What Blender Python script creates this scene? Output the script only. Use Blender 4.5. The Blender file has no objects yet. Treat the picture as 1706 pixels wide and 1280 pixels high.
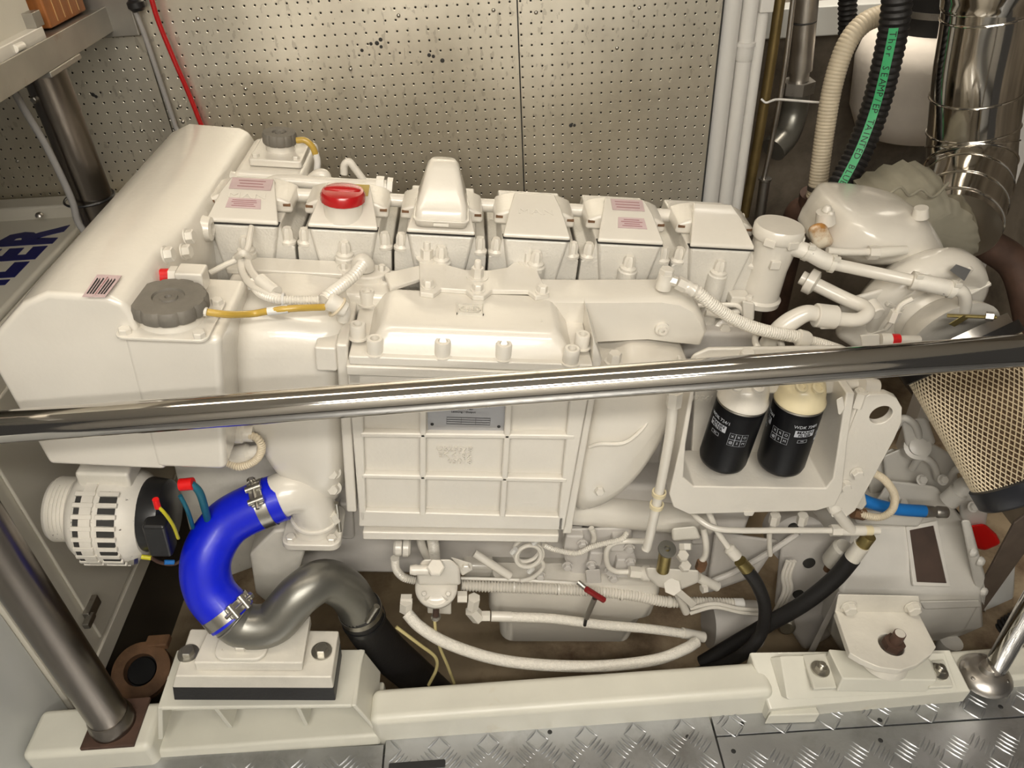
import bpy, bmesh, math, random
from mathutils import Vector, Matrix, Quaternion
random.seed(7)
V = Vector
SC = bpy.context.scene
COL = SC.collection

# ------------------------------------------------------------------ camera, light, exposure
F_PX = 1282.0
PITCH, ROLL, YAW = math.radians(36.8), math.radians(3.2), math.radians(1.0)
CAM = V((0.0, -1.19, 1.40))
FW = V((math.sin(YAW)*math.cos(PITCH), math.cos(YAW)*math.cos(PITCH), -math.sin(PITCH)))
_r = V((math.cos(YAW), -math.sin(YAW), 0)); _u = _r.cross(FW)
RT = math.cos(ROLL)*_r - math.sin(ROLL)*_u
UP = math.cos(ROLL)*_u + math.sin(ROLL)*_r
cd = bpy.data.cameras.new('camera'); cam = bpy.data.objects.new('camera', cd); COL.objects.link(cam)
cd.sensor_width = 36.0; cd.lens = F_PX/1706*36.0; cd.clip_start = .02
cam.matrix_world = Matrix(((RT.x, UP.x, -FW.x, CAM.x), (RT.y, UP.y, -FW.y, CAM.y), (RT.z, UP.z, -FW.z, CAM.z), (0, 0, 0, 1)))
SC.camera = cam
wd = bpy.data.worlds.new('world'); SC.world = wd; wd.use_nodes = True
wd.node_tree.nodes['Background'].inputs[0].default_value = (1.0, .93, .84, 1)
wd.node_tree.nodes['Background'].inputs[1].default_value = 0.05
SC.view_settings.view_transform = 'Standard'; SC.view_settings.look = 'None'
SC.view_settings.gamma = 1.0; SC.view_settings.exposure = 0.14
SC.view_settings.use_curve_mapping = False
def area(name, loc, to, sx, sy, power, col):
    l = bpy.data.lights.new(name, 'AREA'); l.shape = 'RECTANGLE'; l.size = sx; l.size_y = sy
    l.energy = power; l.color = col
    o = bpy.data.objects.new(name, l); COL.objects.link(o); o.location = loc
    o.rotation_euler = (V(to)-V(loc)).to_track_quat('-Z', 'Y').to_euler()
    return o
area('ceiling_lamp_light', (-.15, -.35, 1.93), (-.15, -.30, 0), 1.5, .16, 4.5, (1, .87, .70))
area('recess_fill_light', (1.02, .95, 1.90), (1.03, .95, 0), .30, .12, 2.2, (1, .90, .76)).data.spread = math.radians(75)  # fill light added out of view to brighten the recess
area('ceiling_lamp_light', (.15, -1.55, 1.93), (.10, -.7, 0), 1.5, .16, 26, (1, .95, .865))
area('ceiling_lamp_light', (.0, -2.22, 1.93), (.0, -.9, .35), 1.5, .16, 24, (1, .96, .89))  # fill added behind the camera to lift the engine's front faces

# ------------------------------------------------------------------ frames: world and the inclined engine
TH = math.radians(7.2)
EO = V((0, 0, .82))
EX = V((math.cos(TH), 0, -math.sin(TH))); EZ = V((math.sin(TH), 0, math.cos(TH))); EY = V((0, 1, 0))
EM = Matrix(((EX.x, 0, EZ.x, EO.x), (0, 1, 0, EO.y), (EX.z, 0, EZ.z, EO.z), (0, 0, 0, 1)))
EMI = EM.inverted()
WM = Matrix.Identity(4)
def sight(u, v): return FW + (u-853)/F_PX*RT - (v-640)/F_PX*UP
def _cut(c, d, k):
    (a, val), = k.items(); i = 'xyz'.index(a); return c + d*((val-c[i])/d[i])
def W(u, v, **k): return _cut(CAM, sight(u, v), k)                    # world point on a known plane
def L(u, v, **k): return _cut(EMI @ CAM, EMI.to_3x3() @ sight(u, v), k)  # engine-frame point on a known plane
def px(u, v, p, frame):  # metres per photo pixel at a point
    q = (EM @ p) if frame == 'E' else p
    return (q-CAM).dot(FW)/F_PX

# ------------------------------------------------------------------ mesh builder
def frame_of(d):
    d = V(d).normalized(); a = V((0, 0, 1)) if abs(d.z) < .9 else V((1, 0, 0))
    x = a.cross(d).normalized(); return x, d.cross(x).normalized(), d
def spline(pts, sub=8):
    P = [V(p) for p in pts]
    if len(P) < 3: return [P[0].lerp(P[-1], i/sub) for i in range(sub+1)]
    Q = [2*P[0]-P[1]] + P + [2*P[-1]-P[-2]]; out = []
    for i in range(1, len(Q)-2):
        a, b, c, d = Q[i-1:i+3]
        for k in range(sub):
            t = k/sub
            out.append(.5*((2*b)+(c-a)*t+(2*a-5*b+4*c-d)*t*t+(3*b-a-3*c+d)*t**3))
    out.append(P[-1]); return out
class MB:
    def __init__(s): s.v = []; s.f = []
    def add(s, vs, fs):
        n = len(s.v); s.v += [V(p) for p in vs]; s.f += [tuple(i+n for i in f) for f in fs]; return s
    def box(s, x0, x1, y0, y1, z0, z1):
        return s.add([(x, y, z) for z in (z0, z1) for y in (y0, y1) for x in (x0, x1)],
            [(0, 2, 3, 1), (4, 5, 7, 6), (0, 1, 5, 4), (2, 6, 7, 3), (0, 4, 6, 2), (1, 3, 7, 5)])
    def prism(s, poly, vec):
        n = len(poly); vec = V(vec); p = [V(q) for q in poly]
        return s.add(p+[q+vec for q in p], [tuple(range(n)), tuple(range(2*n-1, n-1, -1))] + [(i, n+i, n+(i+1) % n, (i+1) % n) for i in range(n)])
    def loft(s, loops, cap=True, closed=False):
        n = len(loops[0]); m = len(loops); vs = [p for l in loops for p in l]; fs = []
        for j in range(m if closed else m-1):
            a, b = j*n, ((j+1) % m)*n
            fs += [(a+i, a+(i+1) % n, b+(i+1) % n, b+i) for i in range(n)]
        if cap and not closed: fs += [tuple(range(n-1, -1, -1)), tuple(range((m-1)*n, m*n))]
        return s.add(vs, fs)
    def lathe(s, o, ax, prof, n=24, cap=True):
        x, y, d = frame_of(ax); o = V(o)
        return s.loft([[o+d*h+(x*math.cos(2*math.pi*i/n)+y*math.sin(2*math.pi*i/n))*r for i in range(n)] for r, h in prof], cap)
    def cyl(s, a, b, r, r1=None, n=20):
        a = V(a); b = V(b); return s.lathe(a, b-a, [(r, 0), (r if r1 is None else r1, (b-a).length)], n)
    def sweep(s, P, R, n=14, cap=True):
        P = [V(p) for p in P]; T = []
        for i in range(len(P)): T.append((P[min(i+1, len(P)-1)]-P[max(i-1, 0)]).normalized())
        x, y, _ = frame_of(T[0]); loops = []
        for i, p in enumerate(P):
            if i:
                q = T[i-1].rotation_difference(T[i]); x = q @ x; y = q @ y
            r = R(i/(len(P)-1)) if callable(R) else (R[i] if isinstance(R, list) else R)
            loops.append([p+(x*math.cos(2*math.pi*k/n)+y*math.sin(2*math.pi*k/n))*r for k in range(n)])
        return s.loft(loops, cap)
    def tube(s, pts, R, n=14, sub=8, cap=True): return s.sweep(spline(pts, sub), R, n, cap)
    def ribbed(s, pts, r, pitch=.006, amp=.0012, n=12, sharp=False):
        P = spline(pts, 14); D = [0]
        for i in range(1, len(P)): D.append(D[-1]+(P[i]-P[i-1]).length)
        step = pitch/4; N = max(4, int(D[-1]/step)); Q = []; j = 0
        for k in range(N+1):
            d = D[-1]*k/N
            while j < len(D)-2 and D[j+1] < d: j += 1
            Q.append(P[j].lerp(P[j+1], (d-D[j])/max(1e-9, D[j+1]-D[j])))
        return s.sweep(Q, [r+amp*(1, .3, -1, .3)[k % 4] for k in range(N+1)], n)
    def ell(s, c, R, n=18, m=10, lo=-90, hi=90, ax=(0, 0, 1)):
        x, y, d = frame_of(ax); c = V(c)
        loops = []
        for j in range(m+1):
            t = math.radians(lo+(hi-lo)*j/m); t = max(min(t, 1.5607), -1.5607)
            loops.append([c+d*(R[2]*math.sin(t))+(x*R[0]*math.cos(2*math.pi*i/n)+y*R[1]*math.sin(2*math.pi*i/n))*math.cos(t) for i in range(n)])
        return s.loft(loops)
    def torus(s, c, ax, R, r, n=32, m=10, a0=0, a1=360):
        x, y, d = frame_of(ax); c = V(c); loops = []
        full = abs(a1-a0) >= 360
        for i in range(n if full else n+1):
            a = math.radians(a0+(a1-a0)*i/n); e = x*math.cos(a)+y*math.sin(a)
            loops.append([c+e*(R+r*math.cos(2*math.pi*k/m))+d*(r*math.sin(2*math.pi*k/m)) for k in range(m)])
        return s.loft(loops, not full, full)
    def puff(s, poly, levels, vec=(0, 1, 0)):
        """rounded casting: outline repeated at depths; levels = [(shift along vec, scale about centre)]"""
        P = [V(p) for p in poly]; c = sum(P, V())/len(P); vec = V(vec)
        return s.loft([[c+(p-c)*k+vec*d for p in P] for d, k in levels])
def smooth_poly(P, sub=4):
    """closed Catmull-Rom through points"""
    P = [V(p) for p in P]; n = len(P); out = []
    for i in range(n):
        a, b, c, d = P[i-1], P[i], P[(i+1) % n], P[(i+2) % n]
        for k in range(sub):
            t = k/sub; out.append(.5*((2*b)+(c-a)*t+(2*a-5*b+4*c-d)*t*t+(3*b-a-3*c+d)*t**3))
    return out
def rrect(c, ex, ey, hx, hy, r, k=5):
    """rounded rectangle loop about c in the plane of unit vectors ex, ey"""
    out = []; c = V(c); ex = V(ex); ey = V(ey)
    for sx, sy, a0 in ((1, 1, 0), (-1, 1, 90), (-1, -1, 180), (1, -1, 270)):
        for i in range(k+1):
            a = math.radians(a0+90*i/k); out.append(c+ex*(sx*(hx-r)+r*math.cos(a))+ey*(sy*(hy-r)+r*math.sin(a)))
    return out

# ------------------------------------------------------------------ objects
ROOT = {}
def _mesh(name, mb, mat, base, bevel, ang):
    me = bpy.data.meshes.new(name)
    me.from_pydata([tuple(p-base) for p in mb.v], [], mb.f)
    bm = bmesh.new(); bm.from_mesh(me); bmesh.ops.recalc_face_normals(bm, faces=bm.faces); bm.to_mesh(me); bm.free()
    me.materials.append(mat)
    for p in me.polygons: p.use_smooth = True
    if not bevel: me.set_sharp_from_angle(angle=math.radians(ang))
    return me
def _bev(o, bevel, seg):
    if bevel:
        m = o.modifiers.new('bevel', 'BEVEL'); m.width = bevel; m.segments = seg; m.limit_method = 'ANGLE'
        m.angle_limit = math.radians(32); m.harden_normals = True
def tag(o, label=None, cat=None, group=None, kind=None):
    if label: o['label'] = label
    if cat: o['category'] = cat
    if group: o['group'] = group
    if kind: o['kind'] = kind
    return o
def thing(name, label, cat, base, frame='E', group=None):
    o = bpy.data.objects.new(name, None); COL.objects.link(o); o.empty_display_size = .02
    m = EM if frame == 'E' else WM
    o.matrix_world = Matrix.Translation(m @ V(base)) @ m.to_3x3().to_4x4()
    ROOT[o.name] = V(base); tag(o, label, cat, group); return o
def part(parent, name, mb, mat, bevel=0, seg=2, ang=35, label=None, kind=None):
    b = ROOT[parent.name]; o = bpy.data.objects.new(name, _mesh(name, mb, mat, b, bevel, ang)); COL.objects.link(o)
    o.parent = parent; _bev(o, bevel, seg); ROOT[o.name] = b
    if label: o['label'] = label
    if kind: o['kind'] = kind
    return o
def solo(name, label, cat, mb, mat, frame='E', bevel=0, seg=2, ang=35, group=None, kind=None):
    n = len(mb.v); c = sum(mb.v, V())/n; base = V((c.x, c.y, min(p.z for p in mb.v)))
    o = bpy.data.objects.new(name, _mesh(name, mb, mat, base, bevel, ang)); COL.objects.link(o); _bev(o, bevel, seg)
    m = EM if frame == 'E' else WM
    o.matrix_world = Matrix.Translation(m @ base) @ m.to_3x3().to_4x4()
    ROOT[o.name] = base; return tag(o, label, cat, group, kind)
def struct(name, mb, mat, bevel=0, seg=2, ang=35):
    return solo(name, None, None, mb, mat, 'W', bevel, seg, ang, kind='structure')
BOLT = {}
def bolt(parent, p, ax=(0, 0, 1), r=.009, h=None, kind='hex', mat=None, washer=0, name='bolt'):
    """one shared mesh for each kind and size"""
    mat = mat or M['paint']; h = h or r*1.1; key = (kind, round(r, 5), round(h, 5), mat.name, washer)
    if key not in BOLT:
        mb = MB(); z = 0
        if washer: mb.lathe((0, 0, 0), (0, 0, 1), [(r*washer, 0), (r*washer, r*.2), (r*.8, r*.2)], 20); z = r*.2
        if kind == 'hex':
            mb.loft([[V((math.cos(i*math.pi/3)*q, math.sin(i*math.pi/3)*q, hh)) for i in range(6)] for q, hh in ((r, z), (r, z+h*.85), (r*.86, z+h))])
        elif kind == 'star':   # flanged head with flutes
            mb.lathe((0, 0, 0), (0, 0, 1), [(r*1.35, z), (r*1.35, z+h*.16), (r*.9, z+h*.3)], 16)
            mb.loft([[V((math.cos(i*math.pi/8)*q*(1 if i % 2 else .84), math.sin(i*math.pi/8)*q*(1 if i % 2 else .84), hh)) for i in range(16)] for q, hh in ((r, z+h*.2), (r*.95, z+h*.8), (r*.7, z+h))])
        elif kind == 'socket':
            mb.lathe((0, 0, 0), (0, 0, 1), [(r, z), (r, z+h*.92), (r*.92, z+h), (r*.58, z+h), (r*.5, z+h*.6), (.0003, z+h*.58)], 18)
        elif kind == 'dome':
            mb.lathe((0, 0, 0), (0, 0, 1), [(r, z), (r*.92, z+h*.45), (r*.6, z+h*.85), (.0003, z+h)], 16)
        elif kind == 'stud':
            mb.loft([[V((math.cos(i*math.pi/3)*q, math.sin(i*math.pi/3)*q, hh)) for i in range(6)] for q, hh in ((r, z), (r, z+h))])
            mb.lathe((0, 0, 0), (0, 0, 1), [(r*.55, z+h*.9), (r*.55, z+h*1.7), (r*.45, z+h*1.8)], 12)
        BOLT[key] = _mesh('bolt', mb, mat, V(), 0, 35)
    o = bpy.data.objects.new(name, BOLT[key]); COL.objects.link(o); o.parent = parent
    o.location = V(p)-ROOT[parent.name]; o.rotation_mode = 'QUATERNION'; o.rotation_quaternion = V(ax).to_track_quat('Z', 'Y')
    return o
def nut_mb(mb, a, b, r):  # hexagonal prism between two points
    a = V(a); b = V(b); x, y, d = frame_of(b-a)
    return mb.loft([[p+(x*math.cos(i*math.pi/3)+y*math.sin(i*math.pi/3))*r for i in range(6)] for p in (a, b)])
TXT = {}
def text_verts(s, size, depth=.0004, shear=0, offset=0):
    key = (s, shear, offset)
    if key not in TXT:
        c = bpy.data.curves.new('t', 'FONT'); c.body = s; c.size = 1; c.align_x = 'CENTER'; c.align_y = 'CENTER'; c.extrude = .5
        c.resolution_u = 2; c.shear = shear; c.offset = offset
        o = bpy.data.objects.new('t', c); COL.objects.link(o)
        dg = bpy.context.evaluated_depsgraph_get(); me = bpy.data.meshes.new_from_object(o.evaluated_get(dg))
        TXT[key] = ([v.co.copy() for v in me.vertices], [tuple(p.vertices) for p in me.polygons])
        bpy.data.objects.remove(o); bpy.data.curves.remove(c); bpy.data.meshes.remove(me)
    vs, fs = TXT[key]; return [V((v.x*size, v.y*size, (v.z+.5)*depth)) for v in vs], fs
def put_text(mb, s, size, o, ex, ey, depth=.0004, wrap=None, shear=0, offset=0, sx=1):
    vs, fs = text_verts(s, size, depth, shear, offset); o = V(o); ex = V(ex).normalized(); ey = V(ey).normalized(); n = ex.cross(ey)
    return mb.add([(wrap(v.x*sx, v.y, v.z) if wrap else o+ex*v.x*sx+ey*v.y+n*v.z) for v in vs], fs)

# ------------------------------------------------------------------ materials
M = {}
def mat(name, col, rough=.4, metal=0, coat=0, bump=0, bscale=200, var=0, vscale=12, dirt=None, dscale=20, dlo=.62, dhi=.7, stretch=(1, 1, 1), emit=0, rvar=0):
    m = bpy.data.materials.new(name); m.use_nodes = True; nt = m.node_tree; N = nt.nodes; K = nt.links
    b = N['Principled BSDF']; b.inputs['Roughness'].default_value = rough; b.inputs['Metallic'].default_value = metal
    b.inputs['Coat Weight'].default_value = coat; b.inputs['Coat Roughness'].default_value = .12
    b.inputs['Base Color'].default_value = (*col, 1)
    tc = N.new('ShaderNodeTexCoord'); mp = N.new('ShaderNodeMapping'); mp.inputs['Scale'].default_value = stretch
    K.new(tc.outputs['Object'], mp.inputs['Vector']); src = mp.outputs['Vector']
    cur = None
    if var:
        n = N.new('ShaderNodeTexNoise'); n.inputs['Scale'].default_value = vscale; n.inputs['Detail'].default_value = 5
        K.new(src, n.inputs['Vector'])
        r = N.new('ShaderNodeMapRange'); r.inputs[1].default_value = .3; r.inputs[2].default_value = .7
        r.inputs[3].default_value = 1-var; r.inputs[4].default_value = 1+var*.5; K.new(n.outputs['Fac'], r.inputs[0])
        x = N.new('ShaderNodeMix'); x.data_type = 'RGBA'; x.blend_type = 'MULTIPLY'; x.inputs[0].default_value = 1
        x.inputs[6].default_value = (*col, 1); K.new(r.outputs[0], x.inputs[7]); cur = x.outputs[2]
        if rvar:
            q = N.new('ShaderNodeMapRange'); q.inputs[1].default_value = .3; q.inputs[2].default_value = .7
            q.inputs[3].default_value = max(.02, rough-rvar); q.inputs[4].default_value = rough+rvar
            K.new(n.outputs['Fac'], q.inputs[0]); K.new(q.outputs[0], b.inputs['Roughness'])
    if dirt:
        n = N.new('ShaderNodeTexNoise'); n.inputs['Scale'].default_value = dscale; n.inputs['Detail'].default_value = 6; n.inputs['Roughness'].default_value = .65
        K.new(src, n.inputs['Vector'])
        r = N.new('ShaderNodeMapRange'); r.inputs[1].default_value = dlo; r.inputs[2].default_value = dhi; K.new(n.outputs['Fac'], r.inputs[0])
        x = N.new('ShaderNodeMix'); x.data_type = 'RGBA'; K.new(r.outputs[0], x.inputs[0])
        if cur: K.new(cur, x.inputs[6])
        else: x.inputs[6].default_value = (*col, 1)
        x.inputs[7].default_value = (*dirt, 1); cur = x.outputs[2]
    if cur: K.new(cur, b.inputs['Base Color'])
    if bump:
        n = N.new('ShaderNodeTexNoise'); n.inputs['Scale'].default_value = bscale; n.inputs['Detail'].default_value = 2
        K.new(src, n.inputs['Vector']); bp = N.new('ShaderNodeBump'); bp.inputs['Strength'].default_value = bump; bp.inputs['Distance'].default_value = .002
        K.new(n.outputs['Fac'], bp.inputs['Height']); K.new(bp.outputs[0], b.inputs['Normal'])
    if emit:
        b.inputs['Emission Color'].default_value = (*col, 1); b.inputs['Emission Strength'].default_value = emit
    M[name] = m; return m
mat('paint', (0.705, 0.666, 0.592), .30, coat=.5, bump=.22, bscale=150, var=.06, vscale=9)
mat('paint_smooth', (0.713, 0.674, 0.600), .26, coat=.55, bump=.14, bscale=110, var=.05, vscale=7)
mat('paint_cast', (0.679, 0.648, 0.583), .30, coat=.5, bump=.5, bscale=260, var=.07, vscale=9)
mat('paint_old', (0.696, 0.661, 0.583), .42, coat=.1, bump=.2, bscale=150, var=.12, vscale=14, dirt=(.25, .17, .10), dscale=45, dlo=.70, dhi=.76)
mat('paint_yellow', (0.696, 0.609, 0.400), .36, coat=.3, var=.12, vscale=18)
mat('paint_bed', (0.679, 0.661, 0.574), .40, coat=.15, bump=.12, bscale=60, var=.10, vscale=6, dirt=(.50, .38, .20), dscale=5, dlo=.60, dhi=.85)
mat('paint_chipped', (0.696, 0.661, 0.592), .45, bump=.2, bscale=120, var=.1, vscale=20, dirt=(.05, .04, .03), dscale=90, dlo=.66, dhi=.69)
mat('block', (0.592, 0.561, 0.522), .45, coat=.1, bump=.25, bscale=90, var=.10, vscale=8)
mat('canopy', (0.644, 0.609, 0.522), .40, bump=.05, bscale=50, var=.05, vscale=3)
mat('cabinet_white', (0.644, 0.652, 0.626), .4, var=.05, vscale=5)
mat('front_wall', (.80, .77, .71), .5, var=.06, vscale=2)
mat('crevice', (.03, .028, .025), .7)
mat('black', (.012, .012, .013), .35, coat=.2)
mat('rubber', (.014, .013, .013), .5, bump=.2, bscale=150)
mat('filter_black', (.004, .004, .005), .38)
M['filter_black'].node_tree.nodes['Principled BSDF'].inputs['Specular IOR Level'].default_value = .25
mat('blue_hose', (.002, .012, .62), .38, coat=.15, bump=.06, bscale=100, var=.06, vscale=30)
mat('blue_line', (.01, .16, .50), .4)
mat('navy', (.004, .006, .10), .4)
mat('red', (.42, .008, .01), .25, coat=.4)
mat('red_paint', (.60, .01, .012), .4, var=.25, vscale=90)
mat('red_dark', (.22, .01, .012), .4)
mat('bright_red', (.75, .004, .004), .45)
mat('chrome', (.62, .60, .57), .07, 1, var=.05, vscale=4)
mat('steel', (.58, .55, .51), .34, 1, var=.12, vscale=10, rvar=.08)
mat('duct', (.66, .63, .58), .10, 1, bump=.08, bscale=9, var=.05)
mat('steel_dull', (.40, .38, .35), .42, 1, var=.2, vscale=12, dirt=(.20, .15, .11), dscale=14, dlo=.55, dhi=.8)
mat('post_steel', (.23, .205, .18), .28, 1, var=.25, vscale=5, stretch=(1, 1, .2))
mat('pipe_gray', (.23, .225, .20), .36, .75, coat=.1, var=.12, vscale=10, bump=.03)
mat('zinc', (.52, .50, .45), .33, 1, var=.2, vscale=40)
mat('brass', (.36, .29, .12), .35, .9, var=.2, vscale=60)
mat('copper_old', (.30, .22, .09), .4, .8, var=.3, vscale=14)
mat('rust', (.19, .10, .05), .75, .1, bump=.4, bscale=120, var=.4, vscale=25)
mat('rust_dark', (.085, .045, .03), .7, .1, bump=.4, bscale=60, var=.4, vscale=18)
mat('cap_gray', (.17, .155, .13), .6, bump=.25, bscale=180, var=.15, vscale=40)
mat('amber', (.50, .33, .06), .25, coat=.3, var=.1, vscale=30)
mat('brown_panel', (.075, .045, .032), .6, var=.35, vscale=14, stretch=(1, 1, .2))
mat('gray_cable', (.28, .27, .26), .5)
mat('bilge', (.40, .31, .20), .7, bump=.2, bscale=30, var=.3, vscale=7, dirt=(.12, .07, .04), dscale=6, dlo=.48, dhi=.72)
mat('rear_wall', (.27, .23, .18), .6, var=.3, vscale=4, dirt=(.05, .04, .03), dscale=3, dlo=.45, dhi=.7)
mat('pvc', (0.696, 0.679, 0.644), .32, coat=.2)
mat('cream_hose', (.66, .57, .42), .5, var=.1, vscale=25, dirt=(.25, .18, .11), dscale=40, dlo=.72, dhi=.78)
mat('drum', (.82, .76, .68), .75, bump=1.0, bscale=22, var=.14, vscale=7)
mat('lagging', (.27, .25, .19), .8, bump=.9, bscale=30, var=.2, vscale=9)
mat('wood', (.36, .13, .035), .45, coat=.2, var=.35, vscale=9, stretch=(8, 8, 1))
mat('wood_line', (.55, .34, .15), .5)
mat('shelf_steel', (.42, .40, .36), .40, .85, var=.25, vscale=6, dirt=(.30, .20, .12), dscale=8, dlo=.6, dhi=.8)
mat('decal', (.55, .42, .42), .5, var=.06, vscale=60)
mat('decal_ink', (.30, .13, .14), .5)
mat('decal_yellow', (.45, .33, .10), .5)
mat('plate_metal', (.42, .42, .43), .4, .8)
mat('ink', (.02, .02, .02), .6)
mat('print_gray', (.46, .48, .52), .5)
mat('green_stripe', (.05, .42, .16), .5)
mat('mesh_wire', (.72, .62, .45), .42, .35)
mat('strap_brown', (.15, .115, .09), .55, .3, var=.2, vscale=20)
mat('pleats', (.10, .06, .03), .8)
mat('cap_black', (.010, .011, .016), .42, bump=.1, bscale=80)
mat('yellow_wire', (.55, .50, .02), .45)
mat('teal_wire', (.01, .12, .18), .45)
mat('clear_tube', (.55, .47, .22), .2, coat=.5)
mat('white_cloth', (.75, .75, .72), .8, bump=.5, bscale=40)
mat('green_machine', (.12, .22, .17), .5, var=.3, vscale=9)
mat('ceiling', (.72, .69, .63), .6)
mat('lamp_glass', (1, .93, .82), .4, emit=7)
mat('gearbox', (0.696, 0.670, 0.618), .42, coat=.15, bump=.15, bscale=100, var=.08, vscale=9, dirt=(.45, .22, .07), dscale=13, dlo=.70, dhi=.80)
# ------------------------------------------------------------------ wall of perforated steel panels
def wall_material():
    m = bpy.data.materials.new('perforated_steel'); m.use_nodes = True; nt = m.node_tree; N = nt.nodes; K = nt.links
    b = N['Principled BSDF']; tc = N.new('ShaderNodeTexCoord'); sp = N.new('ShaderNodeSeparateXYZ'); K.new(tc.outputs['Object'], sp.inputs[0])
    def math_(op, a, bb=None):
        n = N.new('ShaderNodeMath'); n.operation = op
        for i, s in enumerate((a, bb)):
            if s is None: continue
            if isinstance(s, (int, float)): n.inputs[i].default_value = s
            else: K.new(s, n.inputs[i])
        return n.outputs[0]
    P = .0216
    fx = math_('SUBTRACT', math_('FRACT', math_('DIVIDE', math_('ADD', sp.outputs['X'], 10), P)), .5)
    fz = math_('SUBTRACT', math_('FRACT', math_('DIVIDE', math_('ADD', sp.outputs['Z'], 10), P)), .5)
    d = math_('SQRT', math_('ADD', math_('MULTIPLY', fx, fx), math_('MULTIPLY', fz, fz)))
    hole = math_('LESS_THAN', d, .095)
    n1 = N.new('ShaderNodeTexNoise'); n1.inputs['Scale'].default_value = 3; n1.inputs['Detail'].default_value = 8; n1.inputs['Roughness'].default_value = .6
    mp = N.new('ShaderNodeMapping'); mp.inputs['Scale'].default_value = (1, 1, .55); K.new(tc.outputs['Object'], mp.inputs[0]); K.new(mp.outputs[0], n1.inputs['Vector'])
    cr = N.new('ShaderNodeValToRGB'); e = cr.color_ramp.elements
    e[0].position = .34; e[0].color = (.62, .575, .48, 1); e[1].position = .68; e[1].color = (.90, .85, .73, 1); K.new(n1.outputs['Fac'], cr.inputs[0])
    n2 = N.new('ShaderNodeTexNoise'); n2.inputs['Scale'].default_value = 75; n2.inputs['Detail'].default_value = 4
    mp2 = N.new('ShaderNodeMapping'); mp2.inputs['Scale'].default_value = (1, 1, .5); K.new(tc.outputs['Object'], mp2.inputs[0]); K.new(mp2.outputs[0], n2.inputs['Vector'])
    n3 = N.new('ShaderNodeTexNoise'); n3.inputs['Scale'].default_value = 1.7; K.new(tc.outputs['Object'], n3.inputs['Vector'])
    sp_ = math_('MULTIPLY', math_('GREATER_THAN', n2.outputs['Fac'], .62), math_('GREATER_THAN', n3.outputs['Fac'], .50))
    mx = N.new('ShaderNodeMix'); mx.data_type = 'RGBA'; K.new(math_('MULTIPLY', sp_, .30), mx.inputs[0]); K.new(cr.outputs[0], mx.inputs[6]); mx.inputs[7].default_value = (.30, .26, .20, 1)
    mh = N.new('ShaderNodeMix'); mh.data_type = 'RGBA'; K.new(hole, mh.inputs[0]); K.new(mx.outputs[2], mh.inputs[6]); mh.inputs[7].default_value = (.018, .015, .012, 1)
    K.new(mh.outputs[2], b.inputs['Base Color'])
    K.new(math_('MULTIPLY', math_('SUBTRACT', 1, hole), .93), b.inputs['Metallic'])
    rg = N.new('ShaderNodeMapRange'); rg.inputs[1].default_value = .3; rg.inputs[2].default_value = .7; rg.inputs[3].default_value = .30; rg.inputs[4].default_value = .42
    K.new(n1.outputs['Fac'], rg.inputs[0]); K.new(math_('MAXIMUM', rg.outputs[0], hole), b.inputs['Roughness'])
    bp = N.new('ShaderNodeBump'); bp.inputs['Strength'].default_value = .5; bp.inputs['Distance'].default_value = .002
    dn = N.new('ShaderNodeMapRange'); dn.inputs[1].default_value = .06; dn.inputs[2].default_value = .13; K.new(d, dn.inputs[0])
    K.new(dn.outputs[0], bp.inputs['Height']); K.new(bp.outputs[0], b.inputs['Normal'])
    M['wall'] = m; return m
wall_material()
wb = struct('wall_back', MB().box(-1.7, .52, .556, .62, -.4, 1.97), M['crevice'])
for x0, x1 in ((-1.7, -.6915), (-.6885, .0835), (.0865, .514)):
    part(wb, 'panel', MB().box(x0, x1, .549, .556, -.4, 1.97), M['wall'], label='perforated steel wall panel')
for u, v in ((822, 17), (893, 21), (1028, 80), (1065, 13), (664, 26), (409, 148), (584, 115), (300, 177), (305, 203), (29, 269), (330, 31), (236, 218)):
    bolt(wb, W(u, v, y=.549), (0, -1, 0), .0042, .003, 'dome', M['zinc'], name='screw')
hl = MB()
for u, v in ((715, 92), (722, 94), (737, 101), (618, 73), (628, 72), (634, 66), (635, 78), (951, 209), (957, 209), (155, 158), (160, 161), (603, 84)):
    p = W(u, v, y=.5485); hl.lathe(p, (0, -1, 0), [(.0035+.002*random.random(), 0), (.003, .0006)], 9)
part(wb, 'drill_hole', hl, M['crevice'], kind='stuff', label='ragged dark drill holes')
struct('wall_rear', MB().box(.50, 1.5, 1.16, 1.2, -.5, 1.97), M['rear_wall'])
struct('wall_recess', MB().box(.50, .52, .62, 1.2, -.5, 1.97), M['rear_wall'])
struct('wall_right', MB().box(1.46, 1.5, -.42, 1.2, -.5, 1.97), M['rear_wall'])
struct('trim_1', MB().box(1.285, 1.33, .60, .66, -.5, 1.97), M['pvc'], .003)
struct('floor_bilge', MB().box(-1.6, 1.5, -.40, 1.2, -.36, -.34), M['bilge'])
struct('wall_front', MB().box(-1.7, 1.5, -2.44, -2.4, -.1, 1.97), M['front_wall'])  # unseen wall, added pale for the steel panels to reflect and as bounce
struct('ceiling', MB().box(-1.7, 1.5, -2.6, 1.2, 1.97, 2.01), M['ceiling'])
t = thing('ceiling_lamp', 'short fill lamp added above the pipe recess', 'lamp', (1.02, .95, 1.92), 'W')  # fixture made up around the added recess fill light
part(t, 'housing', MB().box(.85, 1.19, .87, 1.03, 1.925, 1.97), M['pvc'], .004)
part(t, 'diffuser', MB().box(.87, 1.17, .89, 1.01, 1.918, 1.925), M['lamp_glass'])
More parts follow.
